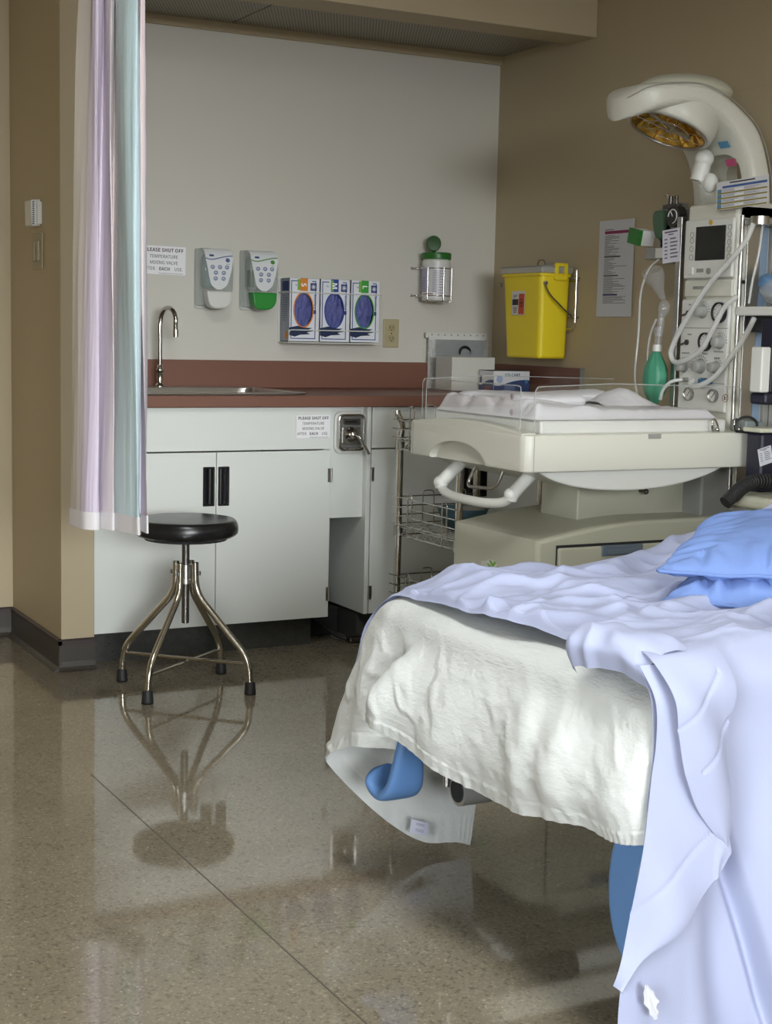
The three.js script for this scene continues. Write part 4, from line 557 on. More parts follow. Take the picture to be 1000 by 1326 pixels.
  for (const y of [1.468, 1.45, 1.424, 1.397]) part(sp, 'button', new THREE.TorusGeometry(0.0085, 0.0012, 6, 20).rotateY(Math.PI / 2).translate(-0.2515, y, 1.591), M.plasticGrey);
  part(sp, 'alarm_lamp', cyl(0.008, 0.003, [-0.252, 1.503, 1.68], 'x'), mat(new THREE.Color().setRGB(0.6, 0.36, 0.03), 0.4), 'amber alarm symbol');
  part(sp, 'power_switch', box(-0.256, -0.25, 1.342, 1.365, 1.583, 1.605, 0.003), M.plasticWhite); part(sp, 'name_plate', box(-0.2525, -0.2505, 1.349, 1.361, 1.62, 1.655, 0.001), M.plasticGrey); part(sp, 'port', cyl(0.01, 0.004, [-0.252, 1.352, 1.68], 'x'), M.plasticGrey);
  const lp = face('gas_panel', 0.91, 1.265, 1.552, 1.785, 0.012, M.plasticWhite);
  face('label_band', 1.272, 1.325, 1.556, 1.785, 0.006, M.plastic, 0.006); part(tower, 'dark_label', box(-0.2465, -0.244, 1.296, 1.306, 1.6, 1.67, 0.001), M.plasticGrey);
  part(lp, 'panel_groove', [box(-0.2515, -0.2505, 1.172, 1.1745, 1.556, 1.782, 0), box(-0.2515, -0.2505, 1.0, 1.002, 1.556, 1.782, 0)], M.plasticGrey);
  const gauge = (y, z, r, dark) => { const q = part(lp, 'gauge', lathe([[0, 0.004], [r * 0.86, 0.004], [r * 0.88, 0.012], [r, 0.012], [r * 1.02, 0], [0, 0]], [0, 0, 0], 32).rotateZ(Math.PI / 2).translate(-0.2505, y, z), dark ? M.rubber : M.steel, 'round pressure gauge');
    part(q, 'dial', cyl(r * 0.86, 0.001, [-0.2555, y, z], 'x', r * 0.86, 28), M.paper); part(q, 'pointer', [rod([-0.2568, y - r * 0.3, z - r * 0.3], [-0.2568, y + r * 0.5, z + r * 0.4], 0.0012, 6), ...Array.from({ length: 9 }, (_, i) => { const a = -2.2 + i * 0.55; return rod([-0.2566, y + Math.cos(a) * r * 0.62, z + Math.sin(a) * r * 0.62], [-0.2566, y + Math.cos(a) * r * 0.78, z + Math.sin(a) * r * 0.78], 0.0008, 5); })], M.rubber); };
  gauge(1.222, 1.744, 0.032, true); gauge(1.13, 1.684, 0.029, true); gauge(0.962, 1.614, 0.021, false); gauge(0.962, 1.734, 0.021, false);
  const knob = (y, z, r) => { const q = part(lp, 'knob', lathe([[0, 0.03], [r * 0.85, 0.029], [r * 0.95, 0.022], [r, 0.004], [r * 1.25, 0.002], [r * 1.25, 0]], [0, 0, 0], 24).rotateZ(Math.PI / 2).translate(-0.2505, y, z), mat(new THREE.Color().setRGB(0.36, 0.36, 0.34), 0.4)); part(q, 'tick_marks', Array.from({ length: 7 }, (_, i) => { const a = -0.3 + i * 0.32; return rod([-0.2512, y + Math.cos(a) * r * 1.4, z + Math.sin(a) * r * 1.4], [-0.2512, y + Math.cos(a) * r * 1.75, z + Math.sin(a) * r * 1.75], 0.0009, 5); }), M.rubber); };
  knob(1.05, 1.58, 0.017); knob(1.053, 1.663, 0.02); knob(1.051, 1.738, 0.017); knob(1.13, 1.752, 0.018); knob(1.226, 1.662, 0.018);
  for (const y of [1.22, 1.127]) part(lp, 'toggle', [cyl(0.009, 0.006, [-0.253, y, 1.59], 'x'), rod([-0.254, y, 1.59], [-0.274, y - 0.008, 1.586], 0.0035, 8)], M.darkSteel);
  for (const [y, z, w] of [[1.09, 1.585, 0.04], [1.09, 1.68, 0.025], [1.098, 1.745, 0.045], [1.078, 1.74, 0.03], [1.15, 1.6, 0.02], [1.245, 1.595, 0.012]]) part(lp, 'printed_text', box(-0.2513, -0.2505, y, y + 0.005, z - w / 2, z + w / 2, 0), M.plasticGrey);
  part(lp, 'hose_port', [cyl(0.007, 0.02, [-0.26, 1.008, 1.6], 'x'), cyl(0.008, 0.03, [-0.262, 1.008, 1.69], 'x')], M.steel); part(lp, 'blue_fitting', [cyl(0.011, 0.03, [-0.268, 1.006, 1.7], 'z'), cyl(0.008, 0.02, [-0.268, 1.006, 1.725], 'z')], mat(new THREE.Color().setRGB(0.02, 0.12, 0.25), 0.4), 'blue hose fitting');
  // arm and heater head: one swelling slab, pierced at the neck
  const Lc = new THREE.CatmullRomCurve3([[-0.60, 1.79, 0], [-0.55, 1.806, 0], [-0.47, 1.828, 0], [-0.39, 1.834, 0], [-0.322, 1.806, 0], [-0.262, 1.762, 0], [-0.218, 1.702, 0], [-0.192, 1.63, 0], [-0.182, 1.55, 0], [-0.18, 1.5, 0]].map(V), false, 'centripetal'), Uc = new THREE.CatmullRomCurve3([[-0.605, 1.855, 0], [-0.565, 1.893, 0], [-0.48, 1.908, 0], [-0.39, 1.912, 0], [-0.31, 1.892, 0], [-0.24, 1.86, 0], [-0.155, 1.795, 0], [-0.105, 1.685, 0], [-0.09, 1.6, 0], [-0.085, 1.5, 0]].map(V), false, 'centripetal');
  const nS = 70, nT = 64; const hw = (s) => s < 0.42 ? 0.148 * Math.sqrt(Math.max(0, 1 - Math.pow(1 - Math.max(s, 0.0) / 0.42, 2.2))) : lerp(0.148, 0.152, sm(0.42, 0.9, s));
  const ring = (s) => { const a = Lc.getPoint(s), b = Uc.getPoint(s), q = []; for (let j = 0; j <= nT; j++) { const th = j / nT * Math.PI * 2, c = Math.cos(th), n = Math.sin(th), e = 0.5; const sx = Math.sign(c) * Math.pow(Math.abs(c), e), sy = Math.sign(n) * Math.pow(Math.abs(n), e); const k = (sy + 1) / 2; q.push([lerp(a.x, b.x, k), lerp(a.y, b.y, k), WZ + 0.02 + sx * Math.max(hw(s), 0.004)]); } return q; };
  const rings = Array.from({ length: nS + 1 }, (_, i) => ring(Math.pow(i / nS, 1.25)));
  const pos = [], idx = []; rings.forEach((r) => r.slice(0, nT).forEach((p) => pos.push(...p)));
  for (let i = 0; i < nS; i++) for (let j = 0; j < nT; j++) { const a = i * nT + j, b = i * nT + (j + 1) % nT, c = a + nT, d = b + nT; idx.push(a, c, b, b, c, d); }
  for (const e of [0, nS]) { const c = pos.length / 3; const m = rings[e].slice(0, nT).reduce((q, p) => [q[0] + p[0] / nT, q[1] + p[1] / nT, q[2] + p[2] / nT], [0, 0, 0]); pos.push(...m); for (let j = 0; j < nT; j++) { const a = e * nT + j, b = e * nT + (j + 1) % nT; e ? idx.push(a, c, b) : idx.push(a, b, c); } }
  let ag2 = new THREE.BufferGeometry(); ag2.setAttribute('position', new THREE.Float32BufferAttribute(pos, 3)); ag2.setIndex(idx); ag2.setAttribute('uv', new THREE.Float32BufferAttribute(new Float32Array(pos.length / 3 * 2), 2)); ag2.computeVertexNormals();
  const hole = new RoundedBoxGeometry(0.4, 0.1, 0.12, 6, 0.045).rotateZ(0.3).translate(-0.14, 1.645, WZ + 0.06), recess = new RoundedBoxGeometry(0.11, 0.165, 0.205, 6, 0.05).rotateZ(0.25).translate(-0.195, 1.635, WZ + 0.025);
  const armGeo = toCreasedNormals(cut(ag2, [recess, hole]), 0.7);
  const arm = part(t, 'heater_arm', armGeo, M.plastic, 'cream curved arm carrying the heater head');
  const P2 = (s, k, z) => { const a = Lc.getPoint(s), b = Uc.getPoint(s); return [lerp(a.x, b.x, k), lerp(a.y, b.y, k), z]; };
  part(arm, 'top_seam', [1].map((sg) => tube(Array.from({ length: 26 }, (_, i) => { const s = 0.02 + i / 25 * 0.95; const q = P2(s, 0.86, 0); return [q[0], q[1], WZ + 0.02 + sg * (hw(s) * 0.985 + 0.001)]; }), 0.0016, 120, 6)), M.plasticGrey);
  const bulge = ball(0.12, [-0.34, 1.902, WZ + 0.02], 1.35, 0.42, 0.98, 32); part(arm, 'top_cap', bulge, M.plasticWarm, 'raised cap on the heater head');
  const TH = -0.39, LC = [-0.40, 1.777, WZ + 0.02], aim = (g) => g.rotateZ(TH).translate(...LC);
  part(arm, 'heater_housing', aim(lathe([[0.118, 0.02], [0.12, 0.002], [0.128, -0.002], [0.136, 0.004], [0.142, 0.03], [0.142, 0.075], [0.12, 0.1]], [0, 0, 0], 56)), M.plastic, 'round housing under the heater head');
  const lens = part(arm, 'heater_reflector', aim(grid(48, 16, (u, v) => { const a = u * Math.PI * 2, r = v; return [Math.cos(a) * r * 0.118, 0.045 * (1 - r * r) + 0.004 + 0.006 * Math.sin(a * 8) * r * (1 - r) * 3, Math.sin(a) * r * 0.118]; })), mat(new THREE.Color().setRGB(0.8, 0.46, 0.08), 0.16, { metalness: 1 }), 'gold faceted reflector');
  part(lens, 'lens_ring', aim(new THREE.TorusGeometry(0.122, 0.005, 8, 64).rotateX(Math.PI / 2)), M.steel, 'bright metal rim'); part(lens, 'guard_wires', [new THREE.TorusGeometry(0.065, 0.0015, 6, 48).rotateX(Math.PI / 2), ...[0, 1, 2, 3].map((i) => { const a = i * 0.785 + 0.3; return rod([Math.cos(a) * 0.12, 0, Math.sin(a) * 0.12], [-Math.cos(a) * 0.12, 0, -Math.sin(a) * 0.12], 0.0014, 6); })].map(aim), M.chrome);
  part(lens, 'heater_element', aim(rod([-0.085, 0.016, 0], [0.085, 0.016, 0], 0.007, 12)), M.steel);
  const spot = part(arm, 'exam_light', [cyl(0.028, 0.07, [0, 0, 0], 'y', 0.026), ball(0.03, [0, 0.034, 0])].map((g) => g.rotateZ(-0.15).rotateX(0.15).translate(-0.262, 1.668, WZ + 0.02)), M.plasticWhite, 'white swivelling exam light'); part(spot, 'light_hood', [ball(0.028, [-0.25, 1.626, WZ + 0.05], 0.9, 1.1, 0.9), rod([-0.262, 1.64, WZ + 0.03], [-0.25, 1.62, WZ + 0.055], 0.02, 12, 0.014)], M.plasticWhite);
  part(arm, 'sensor_window', ball(0.06, [-0.175, 1.572, WZ + 0.07], 0.6, 0.22, 1.1, 24), mat(new THREE.Color().setRGB(0.04, 0.012, 0.01), 0.25), 'dark red sensor window');
  for (const [s0, c, l] of [[0.60, [0.1, 0.3, 0.5], 'blue sticker'], [0.69, [0.5, 0.08, 0.18], 'pink sticker']]) { const p = Lc.getPoint(s0), q = Lc.getTangent(s0); part(arm, 'colour_sticker', box(-0.001, 0.001, -0.011, 0.011, -0.022, 0.022, 0).rotateZ(Math.atan2(q.y, q.x) + Math.PI / 2).translate(p.x - 0.0015, p.y - 0.001, WZ + 0.1), mat(new THREE.Color().setRGB(...c), 0.6), l); }
  part(arm, 'neck_collar', [box(-0.24, -0.05, 1.5, 1.565, 1.55, 1.79, 0.014)], M.plastic);
  // side shelf
  const sh = part(t, 'side_shelf', box(-0.236, 0.0 - 0.03, 1.213, 1.241, 1.795, 2.0, 0.006), M.plasticWhite); part(sh, 'shelf_bracket', box(-0.19, -0.04, 1.165, 1.212, 1.795, 1.97, 0.004), M.blackMatte);
}
// bedding on the warmer
{
  const lin = mat(new THREE.Color().setRGB(0.68, 0.67, 0.70), 0.9, { bumpMap: weave, bumpScale: 0.0004 });
  const m = thing('infant_mattress', 'thin mattress under a wrinkled white sheet on the infant warmer', 'mattress', [-0.69, 0.9, WZ]);
  part(m, 'sheet', grid(120, 80, (u, v) => { const x = lerp(-1.035, -0.37, u), z = lerp(1.335, 1.905, v); const e = Math.min(sm(0, 0.05, u), sm(1, 0.95, u), sm(0, 0.06, v), sm(1, 0.94, v)); const w = Math.abs(fbm(x * 9 + 3 * fbm(z * 5, x * 4, 2), z * 12, 3) - 0.45); return [x, 0.901 + e * (0.022 + (0.05 * sm(-0.7, -1.0, x) + 0.012) * (0.55 - w * 1.4)), z]; }), lin);
  const k = thing('folded_towel', 'folded white towel lying across the infant mattress', 'towel', [-0.65, 0.92, 1.45]);
  part(k, 'towel', [loft([0, 0.03, 0.25, 0.5, 0.75, 0.97, 1].map((s) => { const cap = s === 0 || s === 1 ? 0.15 : 1; const x = lerp(-0.99, -0.52, s); const q = []; for (let i = 0; i <= 16; i++) { const a = i / 16 * Math.PI * 2; q.push([x + 0.01 * Math.sin(a * 2 + s * 5), 0.945 + 0.004 * s + Math.sin(a) * cap * (0.018 + 0.004 * Math.sin(s * 9)), 1.47 + Math.cos(a) * cap * 0.085 + s * 0.02]); } return q; }), 40, 64, (u, v, x, y, z) => 0.006 * (fbm(x * 12, z * 16 + y * 20, 3) - 0.5))], lin);
  const f = thing('diaper', 'folded white cloth standing up by the clear guard', 'cloth', [-0.55, 0.92, 1.55]);
  part(f, 'cloth', loft([[0, 0.01], [0.35, 0.04], [0.55, 0.05], [0.8, 0.035], [1, 0.008]].map(([s, h]) => { const q = []; for (let i = 0; i <= 8; i++) q.push([lerp(-0.63, -0.43, s), 0.922 + h * Math.sin(Math.PI * i / 8) + 0.006, lerp(1.5, 1.7, i / 8)]); return q; }), 30, 30, (u, v, x, y, z) => 0.012 * (fbm(x * 20, z * 18, 3) - 0.5)), lin);
  const r = thing('paper_roll', 'rolled clear-wrapped pad at the foot of the infant mattress', 'pad', [-0.9, 0.92, 1.75]);
  part(r, 'roll', loft([0, 0.04, 0.5, 0.96, 1].map((s) => { const cap = s === 0 || s === 1 ? 0.15 : 1; const q = []; for (let i = 0; i <= 12; i++) { const a = i / 12 * Math.PI * 2; q.push([lerp(-1.0, -0.78, s), 0.948 + Math.sin(a) * cap * 0.018, 1.72 + Math.cos(a) * cap * 0.05 + s * 0.03]); } return q; }), 24, 40, (u, v, x, y, z) => 0.008 * (fbm(x * 22, z * 20, 3) - 0.5)), lin);
}
// ---------------------------------------------------------------- small things hung on and around the tower
{
  const t = thing('resuscitation_bag', 'green resuscitator bag with clear mask tubing hanging beside the tower', 'resuscitator', [-0.27, 0.9, 1.46]);
  const c = [-0.27, 0, 1.458];
  part(t, 'bag', loft([[1.095, 0.012], [1.08, 0.022], [1.04, 0.042], [1.0, 0.046], [0.96, 0.04], [0.935, 0.024], [0.918, 0.008], [0.895, 0.006]].map(([y, r]) => { const q = []; for (let i = 0; i <= 20; i++) { const a = i / 20 * Math.PI * 2; q.push([c[0] + Math.cos(a) * r * 0.8, y, c[2] + Math.sin(a) * r]); } return q; }), 40, 40, (u, v) => 0.0012 * Math.sin(v * 50)), phys(new THREE.Color().setRGB(0.08, 0.36, 0.22), 0.4, { transmission: 0.15, thickness: 0 }), 'sea green soft bag');
  part(t, 'neck', cyl(0.0155, 0.022, [c[0], 1.106, c[2] + 0.004]), M.plasticWhite);
  part(t, 'clear_elbow', [cyl(0.013, 0.06, [c[0], 1.145, c[2] + 0.008]), cyl(0.016, 0.03, [c[0], 1.16, c[2] + 0.01]), ball(0.022, [c[0], 1.235, c[2] + 0.03], 0.9, 1.3, 0.9), cyl(0.012, 0.05, [c[0], 1.195, c[2] + 0.018])], M.clearSoft, 'clear plastic connector');
  part(t, 'mask', loft([[0, 0.012], [0.3, 0.02], [0.7, 0.042], [1, 0.046]].map(([s, r]) => { const q = []; for (let i = 0; i <= 20; i++) { const a = i / 20 * Math.PI * 2; q.push([c[0] - 0.01 + Math.cos(a) * r * 0.7, lerp(1.265, 1.36, s) + Math.sin(a) * r * 0.3, lerp(c[2] + 0.035, c[2] - 0.03, s) + Math.sin(a) * r * 0.8]); } return q; }), 20, 30), M.clearSoft, 'clear face mask');
  part(t, 'thin_tube', [tube([[c[0], 1.2, c[2] - 0.008], [c[0], 1.15, c[2] - 0.035], [c[0], 1.1, c[2] - 0.045], [c[0], 1.05, c[2] - 0.045]], 0.004, 40), tube([[-0.22, 1.4, 1.39], [-0.24, 1.37, 1.365], [-0.26, 1.3, 1.352], [-0.26, 1.15, 1.345], [-0.27, 1.0, 1.35], [-0.27, 0.91, 1.38]], 0.004, 70)], M.tubing);
}
{
  const t = thing('flow_regulator', 'grey gas flow regulator with a green face mounted beside the tower', 'regulator', [-0.2, 1.4, 1.4]);
  part(t, 'bracket', [box(-0.215, -0.12, 1.4, 1.44, 1.30, 1.5, 0.004), box(-0.2, -0.14, 1.4, 1.545, 1.36, 1.42, 0.006), cyl(0.012, 0.06, [-0.21, 1.395, 1.44], 'x')], M.plasticGrey);
  part(t, 'green_face', ext((() => { const s = new THREE.Shape(); s.moveTo(1.34, 1.54); s.quadraticCurveTo(1.34, 1.56, 1.36, 1.56); s.lineTo(1.385, 1.56); s.quadraticCurveTo(1.402, 1.56, 1.402, 1.54); s.bezierCurveTo(1.402, 1.5, 1.39, 1.465, 1.375, 1.465); s.bezierCurveTo(1.358, 1.465, 1.34, 1.5, 1.34, 1.54); return s; })(), 0.02, 0.005).applyMatrix4(new THREE.Matrix4().makeBasis(new THREE.Vector3(0, 0, 1), new THREE.Vector3(0, 1, 0), new THREE.Vector3(-1, 0, 0))).translate(-0.2, 0, 0), mat(new THREE.Color().setRGB(0.06, 0.12, 0.07), 0.35), 'dull green face plate');
  part(t, 'body', [box(-0.2, -0.13, 1.43, 1.57, 1.345, 1.44, 0.01), box(-0.19, -0.14, 1.57, 1.585, 1.37, 1.43, 0.003)], M.plasticGrey);
  const g = part(t, 'gauge', [cyl(0.035, 0.03, [-0.215, 1.535, 1.462], 'x', 0.035, 32)], M.black, 'black round gauge'); part(g, 'dial_ring', [new THREE.TorusGeometry(0.022, 0.002, 6, 28, 4.6).rotateY(Math.PI / 2).translate(-0.2315, 1.535, 1.462), rod([-0.2315, 1.535, 1.462], [-0.2315, 1.55, 1.452], 0.0015, 6)], M.paper);
  part(t, 'top_fitting', [cyl(0.008, 0.04, [-0.2, 1.585, 1.41]), cyl(0.006, 0.03, [-0.2, 1.59, 1.44]), box(-0.21, -0.19, 1.565, 1.578, 1.38, 1.46, 0.002)], M.darkSteel); part(t, 'hook', tube([[-0.2, 1.59, 1.4], [-0.205, 1.61, 1.395], [-0.21, 1.605, 1.385]], 0.002, 20), M.steel);
  part(t, 'outlet_plate', box(-0.2165, -0.214, 1.404, 1.436, 1.36, 1.4, 0.001), M.paper);
}
{
  const t = thing('sensor_box', 'small green and white carton leaning against the regulator', 'box', [-0.24, 1.45, 1.29]);
  const rot = (g) => g.rotateX(0.22).translate(-0.24, 1.476, 1.29);
  part(t, 'white_carton', rot(box(-0.015, 0.05, -0.025, 0.025, -0.03, 0.03, 0.001)), M.paper); part(t, 'green_end', rot(box(-0.017, -0.002, -0.0255, 0.0255, -0.0305, 0.0305, 0.001)), M.green, 'bright green end');
}
const lines = (bg, rows) => drawTex(320, 400, (g, W, H) => { g.fillStyle = bg; g.fillRect(0, 0, W, H); g.fillStyle = '#3e3a4c'; g.fillRect(40, 24, 240, 16); g.fillRect(110, 56, 100, 12); g.fillStyle = '#55565c'; for (let k = 0; k < rows; k++) { g.fillRect(36, 110 + k * 44, 56, 14); g.fillRect(140, 106 + k * 44, 110 + (k * 29 % 40), 16); } });
solo('hanging_card', sheetOf(0.075, 0.108).rotateZ(-0.12).rotateY(-Math.PI / 2 + 0.15).rotateX(-0.22).translate(-0.272, 1.436, 1.513), mat(0xffffff, 0.7, { map: lines('#c9c6cf', 6) }), 'small tilted printed card hanging from the tower rail', 'card');
{
  const tex = drawTex(700, 300, (g, W, H) => { g.fillStyle = '#d4d4d8'; g.fillRect(0, 0, W, H); g.fillStyle = '#26262e'; g.fillRect(180, 14, 340, 14); g.fillStyle = '#3d5f9e'; g.fillRect(80, 50, 600, 24); for (let k = 0; k < 4; k++) { const y = 84 + k * 54; g.fillStyle = '#5a86a8'; g.fillRect(14, y - 4, 58, 38); g.fillStyle = '#8d7d1c'; g.fillRect(14, y + 34, 670, 14); g.fillStyle = '#9a9aa6'; for (let q = 0; q < 3; q++) { g.fillRect(86, y + q * 10, 150 + (q * 67 + k * 31) % 90, 5); g.fillRect(380, y + q * 10, 220 - (q * 41 + k * 23) % 90, 5); } g.fillStyle = '#eceff2'; g.fillRect(250, y + 10, 120, 14); } });
  solo('colour_chart', sheetOf(0.235, 0.086).rotateZ(0.03).rotateY(-Math.PI / 2).translate(-0.262, 1.583, 1.83), mat(0xffffff, 0.6, { map: tex }), 'landscape chart with blue and olive stripes clipped to the tower neck', 'chart');
}
// breathing hose looping in front of the tower
solo('breathing_hose', [tube([[-0.25, 1.49, 1.875], [-0.262, 1.44, 1.86], [-0.27, 1.38, 1.80], [-0.28, 1.31, 1.72], [-0.285, 1.22, 1.64], [-0.285, 1.14, 1.575], [-0.285, 1.09, 1.552], [-0.285, 1.065, 1.57], [-0.285, 1.068, 1.62], [-0.285, 1.105, 1.70], [-0.285, 1.18, 1.76], [-0.28, 1.24, 1.80], [-0.27, 1.27, 1.84]], 0.0085, 140, 10), tube([[-0.272, 1.005, 1.655], [-0.29, 0.995, 1.66], [-0.295, 0.99, 1.70], [-0.28, 1.02, 1.76], [-0.26, 1.09, 1.82], [-0.25, 1.16, 1.87], [-0.25, 1.205, 1.9]], 0.0085, 80, 10), tube([[-0.27, 1.008, 1.6], [-0.3, 1.0, 1.58], [-0.31, 0.97, 1.55], [-0.31, 0.94, 1.54]], 0.006, 40, 8), tube([[-0.2, 1.49, 1.86], [-0.21, 1.4, 1.86], [-0.22, 1.32, 1.85], [-0.23, 1.25, 1.85]], 0.004, 40, 8)], M.tubing, 'translucent breathing hose looping across the tower front', 'hose');
solo('hose_clamp', [cyl(0.028, 0.025, [-0.22, 1.5, 1.87], 'y', 0.028, 24), box(-0.22, -0.12, 1.49, 1.51, 1.8, 1.87, 0.003)], M.steel, 'round steel clamp holding the hose at the tower side', 'clamp');
{
  const t = thing('supply_bag', 'clear bag of blue and white breathing supplies on the tower shelf', 'bag', [-0.13, 1.242, 1.9]);
  const blob = (c, r, sy, m, k) => part(t, k, (() => { const g = new THREE.SphereGeometry(r, 32, 22); const p = g.attributes.position; for (let i = 0; i < p.count; i++) { const q = 1 + 0.3 * (fbm(p.getX(i) * 26 + 9, p.getY(i) * 26 + p.getZ(i) * 19, 3) - 0.5); p.setXYZ(i, p.getX(i) * q, p.getY(i) * q * sy, p.getZ(i) * q); } g.computeVertexNormals(); return g.translate(...c); })(), m);
  blob([-0.13, 1.292, 1.9], 0.085, 0.55, phys(new THREE.Color().setRGB(0.82, 0.85, 0.88), 0.12, { transmission: 0.7, thickness: 0, ior: 1.4 }), 'clear_bag');
  blob([-0.17, 1.315, 1.87], 0.036, 0.85, mat(new THREE.Color().setRGB(0.10, 0.20, 0.36), 0.5), 'blue_part'); blob([-0.1, 1.265, 1.93], 0.03, 0.6, mat(new THREE.Color().setRGB(0.05, 0.22, 0.34), 0.5), 'teal_part');
  part(t, 'white_label', box(-0.14, -0.06, 1.325, 1.36, 1.88, 1.92, 0.004), M.paper); part(t, 'blue_strip', box(-0.15, -0.07, 1.325, 1.332, 1.918, 1.93, 0.003), mat(new THREE.Color().setRGB(0.03, 0.16, 0.5), 0.5));
}
// equipment between the warmer and the bed
{
  const t = thing('equipment_cart', 'beige equipment cart between the infant warmer and the bed', 'cart', [-0.21, 0, 2.2]);
  part(t, 'body', [box(-0.4, -0.02, 0.1, 0.655, 2.02, 2.34, 0.02, 3)], M.plasticWarm); part(t, 'top', box(-0.425, -0.015, 0.652, 0.69, 2.0, 2.36, 0.016, 3), M.plasticWarm); part(t, 'gap_line', box(-0.4005, -0.02, 0.635, 0.65, 2.005, 2.355, 0.001), M.plasticGrey); part(t, 'front_groove', box(-0.345, -0.34, 0.1, 0.64, 2.339, 2.341, 0), M.plasticGrey);
  for (const [x, z] of [[-0.36, 2.07], [-0.06, 2.07], [-0.36, 2.29], [-0.06, 2.29]]) part(t, 'caster', new THREE.TorusGeometry(0.033, 0.016, 10, 24).translate(x, 0.05, z), M.rubber);
  const b = thing('disposal_bin', 'dark navy bin with a white label standing on the beige cart', 'bin', [-0.2, 0.69, 2.1]);
  part(b, 'bin', [box(-0.335, -0.06, 0.691, 0.868, 1.985, 2.055, 0.012, 3)], M.navy); part(b, 'rim', box(-0.345, -0.05, 0.868, 0.882, 1.98, 2.062, 0.005), M.plasticWarm); part(b, 'upper_bin', box(-0.33, -0.06, 0.95, 0.985, 1.985, 2.055, 0.01), M.navy);
  part(b, 'label', sheetOf(0.052, 0.052).rotateZ(0.25).translate(-0.318, 0.80, 2.0555), mat(0xffffff, 0.6, { map: lines('#c3c4cc', 5) }), 'white printed label');
  const h = thing('coiled_hose', 'black corrugated hose lying on the beige cart', 'hose', [-0.3, 0.69, 2.26]);
  const hp = new THREE.CatmullRomCurve3([[-0.495, 0.675, 2.1], [-0.47, 0.692, 2.1], [-0.44, 0.715, 2.1], [-0.395, 0.73, 2.1], [-0.32, 0.728, 2.1], [-0.22, 0.722, 2.11], [-0.1, 0.715, 2.12]].map(V));
  part(h, 'tube', new THREE.TubeGeometry(hp, 80, 0.016, 12), M.rubber); part(h, 'coil', Array.from({ length: 34 }, (_, i) => { const s = 0.14 + i / 33 * 0.85, p = hp.getPoint(s), q = hp.getTangent(s); return new THREE.TorusGeometry(0.0185, 0.0035, 6, 16).applyQuaternion(new THREE.Quaternion().setFromUnitVectors(new THREE.Vector3(0, 0, 1), q)).translate(p.x, p.y, p.z); }), M.rubber, 'ribbed coil');
  part(h, 'cuff', rod([-0.5, 0.671, 2.1], [-0.46, 0.7, 2.1], 0.02, 14), M.rubber);
  const w = thing('wall_unit', 'white upright equipment pole panel beside the tower', 'panel', [-0.2, 0.95, 2.1]);
  part(w, 'panel', box(-0.345, -0.31, 0.986, 1.12, 2.0, 2.05, 0.006), M.plasticWhite); part(w, 'side_bar', box(-0.309, -0.285, 0.986, 1.2, 2.0, 2.05, 0.004), M.navy);
  const c = thing('cable_clamp', 'grey clamp with a looped black cable at the tray corner', 'clamp', [-0.24, 0.863, 1.95]);
  part(c, 'block', [box(-0.325, -0.275, 0.864, 0.9, 1.9, 1.972, 0.006), box(-0.276, -0.25, 0.87, 0.895, 1.94, 1.968, 0.004)], mat(new THREE.Color().setRGB(0.2, 0.23, 0.23), 0.4)); part(c, 'cable_loop', tube([[-0.36, 0.896, 1.965], [-0.34, 0.908, 1.972], [-0.31, 0.908, 1.976], [-0.286, 0.892, 1.976], [-0.288, 0.872, 1.976], [-0.32, 0.866, 1.975], [-0.36, 0.867, 1.97]], 0.004, 50), M.rubber);
}
